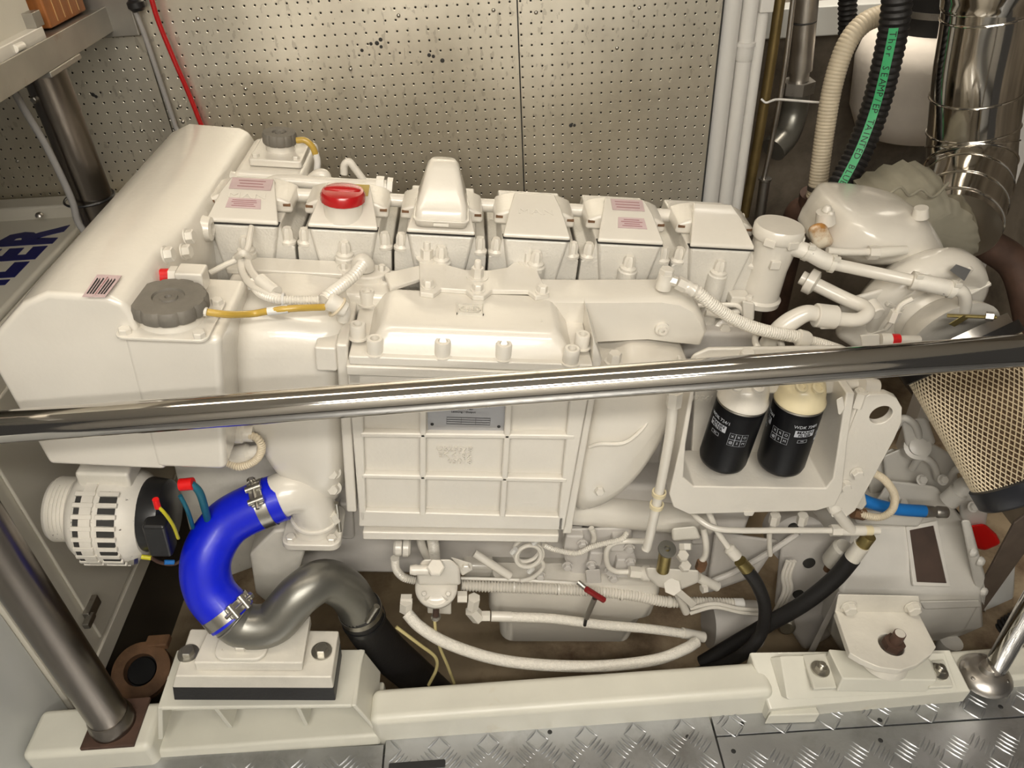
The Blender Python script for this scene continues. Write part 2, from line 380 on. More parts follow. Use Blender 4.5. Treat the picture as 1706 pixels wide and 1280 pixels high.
for i, (x, y, lb) in enumerate(((-.15, -.35, 'long ceiling lamp above the engine'), (.15, -1.55, 'long ceiling lamp above the walkway'), (.0, -2.22, 'long fill lamp added close to the opposite wall'))):  # the last fixture is made up around the added front fill
    t = thing('ceiling_lamp', lb, 'lamp', (x, y, 1.93), 'W', 'ceiling lamps')
    part(t, 'housing', MB().box(x-.8, x+.8, y-.1, y+.1, 1.945, 1.97), M['pvc'], .004)
    part(t, 'tube', MB().cyl((x-.74, y-.05, 1.94), (x+.74, y-.05, 1.94), .012), M['lamp_glass'])
    part(t, 'tube', MB().cyl((x-.74, y+.05, 1.94), (x+.74, y+.05, 1.94), .012), M['lamp_glass'])

# ------------------------------------------------------------------ chequer-plate walkway
mat('tread', (.50, .51, .52), .36, .85, bump=.15, bscale=140, var=.14, vscale=8, dirt=(.25, .24, .23), dscale=9, dlo=.5, dhi=.8)
fl = struct('floor', MB().box(-1.2, 1.5, -2.4, -.44, -.10, -.0065), M['crevice'])
def tread_plate(poly, back):
    p = part(fl, 'floor_plate', MB().prism([V((x, y, -.006)) for x, y in poly], (0, 0, .006)), M['tread'], .001, 1)
    mb = MB(); g = .046; x0, x1 = min(q[0] for q in poly), max(q[0] for q in poly); y0, y1 = min(q[1] for q in poly), max(q[1] for q in poly)
    y0 = max(y0, -1.0)
    for i in range(int(x0/g)-1, int(x1/g)+2):
        for j in range(int(y0/g)-1, int(y1/g)+2):
            cx, cy = i*g, j*g
            a = math.radians(45 if (i+j) % 2 else -45); dx, dy = math.cos(a), math.sin(a)
            for k in range(-2, 3):
                bx, by = cx-dy*k*.0088, cy+dx*k*.0088; hl_ = .0165
                if not (x0+.014 < bx < x1-.014 and y0+.014 < by < back(bx)-.014): continue
                ring = lambda s, h, w: [V((bx+dx*hl_*s*c-dy*w*q, by+dy*hl_*s*c+dx*w*q, h)) for c, q in ((1, 0), (.6, .7), (0, 1), (-.6, .7), (-1, 0), (-.6, -.7), (0, -1), (.6, -.7))]
                mb.loft([ring(1, 0, .0029), ring(.78, .0021, .0012)])
    part(p, 'tread_bars', mb, M['tread'], kind='stuff', ang=60)
    return p
P1 = tread_plate([(-1.2, -1.9), (-.2655, -1.9), (-.2655, -.423), (-1.2, -.405)], lambda x: -.42)
P2 = tread_plate([(-.2625, -1.9), (.3535, -1.9), (.3535, -.412), (-.2625, -.412)], lambda x: -.412)
P3 = tread_plate([(.3565, -.453), (1.4, -.462), (1.4, -.395), (.57, -.402), (.57, -.420), (.455, -.420), (.455, -.406), (.3565, -.406)], lambda x: -.40 if (x < .44 or x > .58) else -.418)
P4 = tread_plate([(.3565, -1.9), (1.4, -1.9), (1.4, -.4645), (.3565, -.4555)], lambda x: -.462)
for u, v, pl in ((916, 1220, P2), (1146, 1228, P2), (1236, 1206, P3), (1466, 1200, P3), (1667, 1178, P3), (1467, 1234, P4), (1222, 1252, P4)):
    bolt(pl, W(u, v, z=0), (0, 0, 1), .0045, .001, 'dome', M['ink'], name='screw')
p = W(695, 1276, z=0); part(P2, 'hand_slot', MB().prism(rrect(p, (1, 0, 0), (0, 1, 0), .052, .007, .003), (0, 0, .0027)), M['ink'])

# ------------------------------------------------------------------ girder under the engine
bd = solo('engine_bearer', 'long white painted steel bearer along the walkway edge', 'girder',
    MB().box(-.285, .47, -.415, -.345, -.33, .068), M['paint_bed'], 'W', .016, 4)
bl = solo('engine_bearer', 'short white painted bearer end under the leaning steel post', 'girder',
    MB().box(-.92, -.685, -.43, -.335, -.33, .060), M['paint_bed'], 'W', .014, 4)
solo('engine_bearer', 'stained white bearer end beneath the round chrome post foot', 'girder',
    MB().box(.80, 1.35, -.40, -.33, -.33, .03), M['paint_bed'], 'W', .01, 3)

# ------------------------------------------------------------------ handrail and posts
ra, rb = W(0, 712, y=-.415), W(1706, 584, y=-.415); rd = (rb-ra).normalized()
hr = thing('handrail', 'polished chrome handrail running across in front of the engine', 'handrail', ra.lerp(rb, .5), 'W')
part(hr, 'rail', MB().sweep([ra-rd*.07+(rb+rd*.17-ra+rd*.07)*(i/20) for i in range(21)], .0212, 32), M['chrome'])
ft = W(1640, 1127, z=.03)
s = part(hr, 'stanchion', MB().cyl(ft+V((.012, .0, .028)), V((ft.x+.012, ft.y, 1.0)), .0195, n=28), M['chrome'])
part(hr, 'foot_flange', MB().lathe(ft, (0, 0, 1), [(.048, 0), (.048, .004), (.043, .012), (.030, .020), (.017, .023), (.015, .035)], 32), M['steel'], ang=50)
for a in (200, 320, 80):
    bolt(hr, ft+V((.034*math.cos(math.radians(a)), .034*math.sin(math.radians(a)), .015)), (0, 0, 1), .005, .003, 'dome', M['steel_dull'], name='screw')
lp = V((-.764, -.38, .062))
t = thing('support_post', 'thick bare steel post standing on a rusty plate at lower left', 'post', lp, 'W', 'steel shelf posts')
part(t, 'tube', MB().cyl(lp+V((0, 0, .02)), V((lp.x, lp.y, 1.07)), .0345, n=32), M['post_steel'])
part(t, 'collar', MB().lathe(lp, (0, 0, 1), [(.040, .004), (.040, .02), (.0375, .024), (.0375, .034), (.035, .038)], 32), M['post_steel'], ang=50)
part(t, 'foot_plate', MB().box(lp.x-.046, lp.x+.052, lp.y-.046, lp.y+.05, .058, .066), M['rust_dark'], .002)
up = V((-.785, .30, .05))
t = thing('support_post', 'stainless post under the shelf behind the white tank', 'post', up, 'W', 'steel shelf posts')
part(t, 'tube', MB().cyl(up, V((up.x, up.y, 1.0)), .036, n=32), M['post_steel'])
part(t, 'sleeve', MB().cyl(V((up.x, up.y, .985)), V((up.x, up.y, 1.07)), .0372, n=32), M['post_steel'])
bolt(t, W(58, 166, y=.266), (-.2, -1, 0), .006, .006, 'hex', M['zinc'])
ct = W(160, 338, y=.27)
part(t, 'cable_tie', MB().torus((up.x-.008, up.y, ct.z), (0, 0, 1), .046, .0025, 36, 6), M['black'])

# ------------------------------------------------------------------ shelf, boxes on it
sx = -.74
sh = thing('steel_shelf', 'weathered steel angle shelf fixed to the perforated wall', 'shelf', (sx, .2, 1.07), 'W')
part(sh, 'front_angle', MB().box(sx-.005, sx, -.60, .545, 1.072, 1.118), M['shelf_steel'], .001)
part(sh, 'shelf_top', MB().box(-1.3, sx-.005, -.60, .545, 1.108, 1.114), M['shelf_steel'])
part(sh, 'bracket', MB().box(sx-.06, sx+.002, .23, .36, 1.062, 1.072), M['shelf_steel'], .002)
part(sh, 'wall_tab', MB().box(sx-.05, sx+.05, .535, .549, 1.06, 1.2), M['shelf_steel'], .003)
bx = thing('control_box', 'cream metal box on the shelf with a rounded latch knob', 'box', (-.95, .1, 1.114), 'W')
b0 = part(bx, 'body', MB().box(-1.2, sx-.03, -.35, .305, 1.114, 1.5), M['canopy'], .004)
part(bx, 'plinth', MB().box(-1.2, sx-.012, -.35, .29, 1.114, 1.134), M['paint'], .002)
part(bx, 'latch', MB().cyl(W(24, 82, x=sx-.012), W(38, 76, x=sx-.012), .0065, n=16).box(sx-.03, sx-.014, .085, .125, 1.128, 1.165), M['paint_smooth'], .001)
part(bx, 'corner_bracket', MB().box(sx-.034, sx-.012, .27, .30, 1.134, 1.158), M['shelf_steel'], .001)
wc = W(135, 40, x=sx-.03)
wbx = thing('slatted_wood_box', 'small brown wood box with pale slat lines on shelf', 'box', (sx-.1, .43, 1.114), 'W')
part(wbx, 'body', MB().box(-1.05, sx-.025, .345, .505, 1.118, 1.5), M['wood'], .004)
for k in range(1, 5):
    y = .345+.16*k/5; part(wbx, 'slat_line', MB().box(sx-.0255, sx-.0243, y-.0012, y+.0012, 1.125, 1.5), M['wood_line'])

# ------------------------------------------------------------------ generator canopy and cabinet on the left
gx = -.90
gc = thing('generator_canopy', 'cream sound enclosure with big dark blue lettering behind the tank', 'generator', (-1.2, .12, -.05), 'W')
part(gc, 'side_panel', MB().box(-1.5, gx, -.262, .50, -.045, .69), M['canopy'], .012, 3)
part(gc, 'roof', MB().box(-1.5, gx-.004, -.262, .50, .688, .706), M['canopy'], .008, 3)
part(gc, 'rear_ridge', MB().box(-1.5, gx+.07, .475, .535, .66, .735), M['canopy'], .006, 3)
part(gc, 'service_door', MB().box(gx, gx+.008, -.148, .48, .012, .60), M['canopy'], .004)
part(gc, 'bottom_rail', MB().box(gx-.002, gx+.006, -.26, .50, -.05, -.005), M['canopy'], .002)
part(gc, 'plinth', MB().box(-1.45, gx-.03, -.25, .48, -.34, -.045), M['black'])
lt = W(152, 1012, x=gx+.01)
lm = MB().box(gx+.006, gx+.020, lt.y-.028, lt.y+.022, lt.z-.012, lt.z+.014).box(gx+.012, gx+.026, lt.y-.05, lt.y-.018, lt.z-.007, lt.z+.008)
part(gc, 'latch', lm, M['steel_dull'], .002, label='tarnished metal latch')
tm = MB()
for ch, p0, p1 in (('H', (-14, 497), (18, 466)), ('L', (23, 462), (51, 436)), ('E', (57, 432), (81, 410)), ('R', (85, 406), (119, 375))):
    A_, B_ = W(*p0, z=.7065), W(*p1, z=.7065); vs, fs = text_verts(ch, 1.0, .0012, 0, .05)
    x0, x1 = min(v.x for v in vs), max(v.x for v in vs); y0, y1 = min(v.y for v in vs), max(v.y for v in vs)
    tm.add([V(((A_.x+B_.x)/2-(v.y-y0)/(y1-y0)*.125, A_.y+(v.x-x0)/(x1-x0)*(B_.y-A_.y), .7062+v.z)) for v in vs], fs)
part(gc, 'lettering', tm, M['navy'], label='dark blue block lettering')
bolt(gc, W(66, 360, z=.735), (0, 0, 1), .009, .008, 'dome', M['steel'], name='screw')
cb = thing('white_cabinet', 'plain white cabinet side at the lower left corner', 'cabinet', (-1.1, -.6, 0), 'W')
part(cb, 'side_panel', MB().box(-1.4, -.930, -1.0, -.277, -.06, .55), M['cabinet_white'], .003)
part(cb, 'edge_strip', MB().box(-.945, -.922, -.276, -.266, -.06, .55), M['canopy'], .002)

# ------------------------------------------------------------------ rusty deck fitting by the cabinet
fc = W(236, 1118, z=-.06)
t = thing('pipe_flange', 'rusty round flange lying in the bilge beside the steel post', 'flange', fc, 'W')
ax = V((.15, -.45, 1)).normalized()
part(t, 'disc', MB().lathe(fc, ax, [(.060, -.02), (.060, .006), (.052, .010), (.034, .011), (.032, -.012), (.0005, -.014)], 36), M['rust'], ang=50)
part(t, 'water', MB().lathe(fc+ax*.0, ax, [(.030, -.004), (.028, .0), (.0005, .001)], 24), M['filter_black'])
part(t, 'lug', MB().box(fc.x+.0, fc.x+.05, fc.y+.04, fc.y+.07, fc.z+.012, fc.z+.03), M['rust'], .004)
part(t, 'pipe', MB().cyl(fc-ax*.25, fc-ax*.01, .055, n=28), M['black'])

# ------------------------------------------------------------------ cables on the wall at upper left
o = thing('gray_conduit', 'grey conduit dropping down the wall with a dark gland on top', 'cable', W(295, 235, y=.53), 'W')
part(o, 'cable', MB().tube([W(226, 20, y=.53), W(245, 70, y=.532), W(270, 145, y=.535), W(292, 210, y=.535), W(297, 228, y=.535), W(300, 330, y=.535)], .0052, 12), M['gray_cable'])
part(o, 'gland', MB().lathe(W(229, 14, y=.525), (-.05, 0, 1), [(.012, -.004), (.017, .002), (.017, .012), (.012, .016), (.014, .05), (.012, .06)], 20), M['black'])
part(o, 'clip', MB().box(*[c for i in range(3) for c in (W(293, 231, y=.535)[i]-.008, W(293, 231, y=.535)[i]+.008)]), M['black'], .002)
solo('red_cable', 'red cable running down the perforated wall', 'cable',
    MB().tube([W(248, -20, y=.52), W(262, 30, y=.525), W(288, 95, y=.53), W(312, 150, y=.535), W(330, 195, y=.535), W(342, 230, y=.535), W(360, 320, y=.53)], .0052, 12), M['red'], 'W')
solo('dark_cable', 'dark grey cable tied along the stainless post', 'cable',
    MB().tube([W(22, 150, y=.24), W(45, 190, y=.24), W(75, 240, y=.245), W(105, 300, y=.25), W(122, 340, y=.25), W(130, 370, y=.25), W(150, 400, y=.25), W(180, 450, y=.25)], .0065, 12), M['gray_cable'], 'W')
# ================================================================== the engine (built in its own inclined frame)
X_, Y_, Z_ = V((1, 0, 0)), V((0, 1, 0)), V((0, 0, 1))
EN = thing('marine_engine', 'cream white six-cylinder marine diesel engine filling the picture', 'engine', (0, .05, -.95))
HX = [-.0047+(i-2.5)*.1612 for i in range(6)]
part(EN, 'engine_block', MB().box(-.53, .49, -.055, .30, -.66, -.135), M['block'], .01)
part(EN, 'rocker_rail', MB().cyl((-.36, .115, .008), (.47, .115, .008), .012, n=14), M['paint'])
def cover_pt(hx, s, t):   # point on the sloping lid of a valve cover
    hw = .055+(.041-.055)*t; return V((hx+s*hw, -.003+.053*t, .0120+.0250*t))
CV_N = V((0, -.0250, .053)).normalized()
def decal_on(par, pt, s0, s1, t0, t1, lines, mt='decal', ink='decal_ink'):
    q = [pt(s0, t0), pt(s1, t0), pt(s1, t1), pt(s0, t1)]; n = (q[1]-q[0]).cross(q[3]-q[0]).normalized()
    d = part(par, 'decal', MB().prism([p+n*.0006 for p in q], n*.0008), M[mt], label='small lilac warning decal' if mt == 'decal' else None)
    if lines:
        ik = MB()
        for k in range(lines):
            a = .12+.76*(k+.5)/lines; w = .80-.25*random.random()
            f = lambda s, t: q[0].lerp(q[1], s).lerp(q[3].lerp(q[2], s), t)+n*.0015
            ik.add([f(.5-w/2, a-.035), f(.5+w/2, a-.035), f(.5+w/2, a+.035), f(.5-w/2, a+.035)], [(0, 1, 2, 3)])
        ROOT[d.name] = ROOT[par.name]
        part(par, 'decal_print', ik, M[ink], kind='stuff')
for i, hx in enumerate(HX):
    out = [(-.0785, -.14), (-.0785, -.036), (-.061, -.028), (-.058, .003), (.058, .003), (.061, -.028), (.0785, -.036), (.0785, -.14)]
    h = part(EN, 'cylinder_head', MB().prism([V((hx+x, .003, z)) for x, z in out], (0, .20, 0)), M['paint_cast'], .003)
    part(h, 'front_boss', MB().loft([[V((hx+x*k, y, z)) for x, z in ((-.054, .0032), (.054, .0032), (.030, -.13), (-.030, -.13))] for y, k in ((-.007, 1), (.010, 1.10))]), M['paint_cast'], .005, 3)
    part(h, 'bolt_column', MB().lathe((hx+.002, -.013, -.14), Z_, [(.018, 0), (.0165, .098), (.014, .100)], 20), M['paint_cast'])
    bolt(h, (hx+.002, -.013, -.040), Z_, .0105, .026, 'star')
    for s in (-1, 1): bolt(h, (hx+s*.0665, .013, -.034), Z_, .0100, .028, 'star')
    L5 = lambda y, hw, z1, z0: [V((hx-hw, y, z0)), V((hx+hw, y, z0)), V((hx+hw, y, z1)), V((hx-hw, y, z1))]
    part(h, 'valve_cover', MB().loft([L5(-.006, .0575, .0115, .0042), L5(.050, .045, .0365, .0042), L5(.092, .036, .0455, .0042), L5(.108, .034, .034, .0042)]), M['paint_smooth'], .0035, 3)
    hump = [(-.071, .003), (-.071, .018), (-.066, .025), (-.052, .031), (-.030, .036), (.030, .036), (.052, .031), (.066, .025), (.071, .018), (.071, .003)]
    part(h, 'cover_shoulder', MB().prism([V((hx+x, .048, z*.92)) for x, z in hump], (0, .08, 0)), M['paint'], .006, 3)
    gk = MB()
    gk.box(hx-.0572, hx+.0572, -.0066, .01, .0031, .0043)
    part(h, 'gasket', gk, M['crevice'], label='dark gasket line')
    for s in (-1, 1): part(h, 'slot', MB().box(hx+s*.062-.006, hx+s*.062+.006,   .0465, .050, .016, .020), M['rust'])
    lt_ = MB()
    if i in (0, 3):
        put_text(lt_, 'MAN', .017, cover_pt(hx, 0, .84)+CV_N*.0002, X_, V((0, .053, .0250)), .0007, sx=1.7)
        part(h, 'lettering', lt_, M['paint_smooth'], label='faint raised letters')
    if i == 0:
        decal_on(h, lambda s, t: cover_pt(hx, s, t), -.62, .52, .38, .74, 4)
        decal_on(h, lambda s, t: V((hx+s*.040, .052+.038*t, .0372+.0085*t)), -.8, .9, .1, .9, 3)
    if i == 4:
        decal_on(h, lambda s, t: cover_pt(hx, s, t), -.42, .62, .40, .80, 4)
        decal_on(h, lambda s, t: V((hx+s*.038, .052+.038*t, .0372+.0085*t)), -.7, .8, .1, .9, 3)
    if i == 1:
        decal_on(h, lambda s, t: V((hx+s*.040, .052+.038*t, .0372+.0085*t)), -.6, .9, .1, .9, 0, 'decal_yellow')
        c = V((hx-.002, .028, 0))
        part(h, 'filler_neck', MB().lathe(c+Z_*.012, Z_, [(.0345, 0), (.032, .012), (.032, .034)], 32), M['paint_smooth'])
        cap = MB(); n = 40; loops = []
        for r, z in ((.0335, .040), (.036, .042), (.036, .053), (.0335, .058), (.022, .061), (.001, .0615)):
            loops.append([c+V((r*(1+(.02 if k % 2 and .041 < z < .055 else 0))*math.cos(2*math.pi*k/n), r*(1+(.02 if k % 2 and .041 < z < .055 else 0))*math.sin(2*math.pi*k/n), z)) for k in range(n)])
        cap.loft(loops)
        cp = part(h, 'oil_filler_cap', cap, M['red'], ang=40, label='shiny red oil filler cap')
        part(h, 'cap_grip', MB().ell(c+Z_*.0595, (.012, .030, .007), 20, 6, 0, 90), M['red'])
    if i == 2:
        rr = lambda z, hw, y0, y1, r=.012: rrect((hx, (y0+y1)/2, z), X_, Y_, hw, (y1-y0)/2, r)
        part(h, 'breather_cover', MB().loft([rr(.016, .038, .0, .075), rr(.019, .043, -.010, .08), rr(.030, .0445, -.013, .082), rr(.0305, .043, -.011, .082), rr(.042, .0425, -.009, .084), rr(.050, .041, -.003, .086), rr(.095, .026, .052, .094), rr(.102, .020, .062, .090)]), M['paint_smooth'], ang=60)
        part(h, 'seam', MB().loft([rr(.0295, .0462, -.0148, .083), rr(.0325, .0462, -.0148, .083)]), M['paint_smooth'], .001)
        part(h, 'catch', MB().box(hx-.013, hx+.013, -.018, -.010, .024, .029), M['paint_smooth'], .001)

# ---------------------------------------------------------------- pipes on top, behind the heads
part(EN, 'coolant_pipe', MB().tube([L(432, 322, y=.13), L(452, 305, y=.15), L(480, 302, y=.16), L(540, 306, y=.16), L(625, 311, y=.16)], .0118, 16), M['paint'])
m_ = MB(); nut_mb(m_, L(627, 311, y=.16), L(640, 312, y=.16), .0195); m_.cyl(L(610, 310, y=.16), L(627, 311, y=.16), .0145); m_.cyl(L(640, 312, y=.16), L(645, 312, y=.16), .013); nut_mb(m_, L(645, 312, y=.16), L(654, 313, y=.16), .018)
part(EN, 'pipe_union', m_, M['paint'], kind='stuff')
part(EN, 'sensor_elbow', MB().tube([L(573, 290, y=.2), L(574, 275, y=.2), L(582, 270, y=.2), L(592, 282, y=.2), L(607, 302, y=.2)], .007, 12), M['paint_chipped'])
part(EN, 'elbow_stub', MB().tube([L(520, 300, y=.2), L(532, 292, y=.2), L(542, 297, y=.2), L(540, 330, y=.2)], .012, 14), M['paint'])

# ---------------------------------------------------------------- intake manifold along the head fronts
mo = [L(u, v, y=-.12) for u, v in ((890, 500), (960, 501), (1105, 500), (1140, 506), (1162, 518), (1176, 536), (1182, 555), (1172, 578), (1130, 574), (1080, 568), (1000, 572), (890, 580))]
mf = part(EN, 'intake_manifold', MB().puff(mo, [(0, .90), (.004, .95), (.012, .985), (.022, 1.0), (.062, 1.0), (.07, .985)]), M['paint_smooth'], ang=40)
tp = [L(905, 474, z=-.052), L(1095, 472, z=-.052), L(1110, 486, z=-.052), L(905, 490, z=-.052)]
part(mf, 'top_ledge', MB().prism([p+Z_*.0 for p in tp], (0, 0, -.02)), M['paint_smooth'], .004)
pl = L(1103, 548, y=-.123)
part(mf, 'plug', MB().lathe(pl, -Y_, [(.012, -.01), (.012, .003), (.0075, .004), (.0075, .009), (.003, .009), (.003, .004), (.0003, .004)], 20), M['paint_smooth'])
part(mf, 'hose_boss', MB().cyl(L(1106, 476, y=-.085), L(1106, 466, y=-.085)+Z_*.0, .0125), M['paint'])
lo = [L(372, 440, z=-.03), L(590, 450, z=-.035), L(640, 470, z=-.035), L(640, 490, z=-.035), L(372, 466, z=-.03)]
lm = part(EN, 'intake_manifold', MB().box(-.425, -.145, -.105, -.012, -.115, -.060), M['paint_smooth'], .010, 3)
part(lm, 'top_rib', MB().box(-.43, -.235, -.058, -.012, -.060, -.050), M['paint'], .003)
part(lm, 'brace', MB().prism([L(u, v, z=-.045) for u, v in ((640, 455), (705, 440), (705, 462), (650, 480))], (0, 0, -.008)), M['paint'], .002)
# sensor flange with dome and corrugated cable
sf = L(605, 447, z=-.048)
d_ = part(lm, 'sensor_flange', MB().prism(smooth_poly([sf+V(q) for q in ((-.042, -.005, 0), (-.02, -.03, 0), (.02, -.03, 0), (.042, -.008, 0), (.04, .012, 0), (.0, .02, 0), (-.04, .012, 0))], 3), (0, 0, -.06)), M['paint_smooth'], .004)
part(lm, 'sensor_dome', MB().ell(sf+V((0, -.004, .002)), (.020, .020, .026), 20, 8, 0, 90), M['paint'])
for s in (-1, 1): bolt(lm, sf+V((s*.031, -.004, 0)), Z_, .006, .010, 'hex')

# ---------------------------------------------------------------- charge-air cooler
cy = -.24
ck = part(EN, 'charge_cooler', MB().loft([[V((x, y, z)) for x, y in ((a, cy+.012), (b, cy+.012), (b, -.06), (a, -.06))] for a, b, z in ((-.205, .143, -.475), (-.215, .156, -.12))]), M['paint'], .004)
g3 = lambda u, v: L(u, v, y=cy)
rows = [[(602, 640), (700, 640), (700, 722), (602, 722)], [(711, 640), (845, 640), (845, 722), (711, 722)], [(856, 640), (955, 640), (953, 724), (854, 724)],
        [(604, 727), (700, 729), (700, 793), (606, 791)], [(710, 731), (841, 734), (837, 798), (709, 795)], [(852, 736), (945, 738), (938, 800), (850, 797)],
        [(607, 796), (700, 798), (700, 850), (609, 849)], [(709, 799), (835, 802), (832, 853), (708, 851)], [(846, 803), (934, 805), (926, 856), (841, 854)]]
ribs = []
def bar(u0, v0, u1, v1, w, y0=cy-.001, y1=cy+.014):
    a, b = g3(u0, v0), g3(u1, v1); d = (b-a).normalized(); n = V((-d.z, 0, d.x))*w
    return MB().prism([V((p.x, y0, p.z)) for p in (a+n, b+n, b-n, a-n)], (0, y1-y0, 0))
for a in ((578, 618, 600, 884, .0), (705, 640, 704, 860, .0054), (850, 640, 837, 862, .0054)):
    if a[4]: part(ck, 'rib', bar(*a), M['paint'], .003, 3)
for a in ((600, 725, 958, 729, .0048), (602, 794, 945, 801, .0048)): part(ck, 'rib', bar(*a), M['paint'], .003, 3)
fr = MB()
for poly in (((578, 612), (602, 612), (610, 868), (599, 868)), ((952, 640), (985, 636), (940, 884), (928, 884)), ((578, 610), (985, 640), (980, 650), (580, 640)), ((598, 852), (940, 862), (938, 884), (598, 878))):
    part(ck, 'frame_bar', MB().prism([g3(*q)+Y_*0 for q in poly], (0, .014, 0)), M['paint'], .003, 3)
part(ck, 'top_flange', MB().box(-.218, .158, cy-.004, -.055, -.120, -.102).box(-.214, .154, cy-.001, -.06, -.102, -.086), M['paint'], .003)
part(ck, 'bottom_flange', MB().box(-.206, .146, cy-.004, -.06, -.482, -.462), M['paint'], .003)
for x in (-.155, -.06, .035, .125): bolt(ck, (x, cy+.022, -.482), -Z_, .0085, .014, 'dome')
hd = lambda z, x0, x1, y0, y1, r: rrect(((x0+x1)/2, (y0+y1)/2, z), X_, Y_, (x1-x0)/2, (y1-y0)/2, r)
hood = part(ck, 'cooler_lid', MB().loft([hd(-.088, -.190, .126, -.232, -.062, .016), hd(-.082, -.187, .123, -.229, -.066, .016), hd(-.058, -.172, .106, -.219, -.092, .018), hd(-.050, -.166, .098, -.212, -.100, .016), hd(-.0485, -.160, .092, -.206, -.106, .014)]), M['paint_smooth'], ang=50)
for u, v in ((625, 588), (737, 592), (838, 596), (950, 604)): bolt(ck, L(u, v, z=-.088), Z_, .0122, .024, 'socket', washer=1.3)
for u, v in ((597, 562), (612, 506), (968, 578), (955, 522), (644, 487), (744, 491), (835, 493), (932, 496)): bolt(ck, L(u, v, z=-.080), Z_, .0118, .022, 'socket', washer=1.3)
# raised maker's mark on the lid
lc = L(783, 517, z=-.0483); e = MB()
for a in (((-.021, -.0145), (.021, -.0130)), ((-.021, .0130), (.021, .0145))): e.box(lc.x+a[0][0], lc.x+a[1][0], lc.y+a[0][1], lc.y+a[1][1], lc.z-.001, lc.z+.0034)
for s in (-1, 1): e.box(lc.x+s*.0203-.0008, lc.x+s*.0203+.0008, lc.y-.0145, lc.y+.0145, lc.z-.001, lc.z+.0034)
x, y = 32, 0
e.loft([[lc+V((math.cos(2*math.pi*k/32)*a, math.sin(2*math.pi*k/32)*b, h)) for k in range(32)] for a, b, h in ((.0165, .0105, -.001), (.0165, .0105, .0034), (.0148, .0088, .0034), (.015, .009, -.001))], False)
put_text(e, 'LLR', .0135, lc, X_, Y_, .0034)
part(hood, 'maker_mark', e, M['paint_old'], kind='stuff', label='raised mark in an oval frame')
cl = L(902, 535, z=-.0483); part(hood, 'date_mark', put_text(MB(), '5', .010, cl, X_, Y_, .001), M['paint_smooth'])
e = MB(); o_ = L(757, 748, y=cy+.0118)
for s_, dx, dz in (('OS25578', 0, 0), ('EK 4182', .001, -.0135), ('05018', .010, -.027)): put_text(e, s_, .0150, o_+V((dx, 0, dz)), X_, Z_, .0032, sx=1.1)
part(ck, 'cast_number', e, M['paint'], kind='stuff', label='raised casting numbers')
np_ = [L(u, v, y=cy+.0095) for u, v in ((713, 716), (840, 720), (845, 640), (711, 640))]
pp = part(ck, 'rating_plate', MB().prism(np_, (0, .003, 0)), M['plate_metal'], label='grey engraved rating plate')
e = MB(); o_ = L(776, 690, y=cy+.0093)
for k, s_ in enumerate(('Motor Nr. / Engine No.  51 26 6178', 'Auftrag-Nr. / Order No.  D2866 LE 4', 'Baujahr / Year', 'Leistung / Output')): put_text(e, s_, .0052, o_+V((-.004, 0, .022-.006*k)), X_, Z_, .0004, sx=1.05)
for k in range(4): e.box(o_.x-.030, o_.x+.040, o_.y-.0004, o_.y, o_.z-.008-.0045*k, o_.z-.0075-.0045*k)
for k in range(4): e.box(o_.x-.030+.0233*k-.0002, o_.x-.030+.0233*k+.0002, o_.y-.0004, o_.y, o_.z-.0217, o_.z-.0075)
part(ck, 'plate_print', e, M['ink'], kind='stuff')
for u, v in ((720, 707), (831, 711)): bolt(ck, L(u, v, y=cy+.0095), -Y_, .0028, .002, 'dome', M['ink'], name='rivet')

# lifting bracket between the cooler and the heads
zb = -.040
bp = [L(u, v, z=zb) for u, v in ((698, 428), (726, 424), (745, 441), (775, 449), (815, 450), (845, 445), (866, 429), (888, 428), (900, 462), (916, 490), (893, 494), (880, 484), (820, 483), (806, 494), (788, 493), (776, 483), (735, 480), (722, 490), (700, 487))]
lb = part(EN, 'lifting_bracket', MB().prism(bp, (0, 0, -.009)), M['paint'], .002)
for u, v in ((711, 431), (880, 436), (795, 462)): bolt(lb, L(u, v, z=zb), Z_, .0105, .016, 'stud', washer=1.75)
for u, v in ((713, 477), (796, 484), (903, 487)): bolt(lb, L(u, v, z=zb), Z_, .0085, .010, 'hex', washer=1.35)

# left duct casting feeding the cooler
do = smooth_poly([L(u, v, y=-.16) for u, v in ((576, 530), (578, 640), (582, 760), (566, 822), (528, 828), (470, 778), (432, 720), (404, 668), (390, 610), (386, 560), (394, 512), (440, 503), (520, 508))], 4)
du = part(EN, 'air_duct', MB().puff(do, [(-.058, .66), (-.052, .80), (-.036, .92), (-.012, .99), (.02, 1.0), (.09, 1.0)]), M['paint_smooth'], ang=60)
part(du, 'lug', MB().box(*[c for p in [(L(524, 582, y=-.228), L(562, 608, y=-.228))] for c in (p[0].x, p[1].x)], -.232, -.17, L(540, 618, y=-.23).z, L(540, 578, y=-.23).z), M['paint'], .004)
part(du, 'side_flange', MB().box(-.234, -.216, -.228, -.07, -.43, -.075), M['paint'], .004)
part(du, 'bolt_ear', MB().prism(smooth_poly([L(u, v, y=-.10) for u, v in ((366, 505), (372, 486), (395, 480), (450, 486), (470, 505), (400, 520))], 3), (0, .04, 0)), M['paint'], .005)
bolt(du, L(383, 502, y=-.102), (-.3, -.8, .4), .0105, .010, 'hex', washer=1.25)
for u, v in ((555, 786), (556, 812)): bolt(du, L(u, v, y=-.20), (0, -.9, .3), .010, .012, 'hex', washer=1.4)
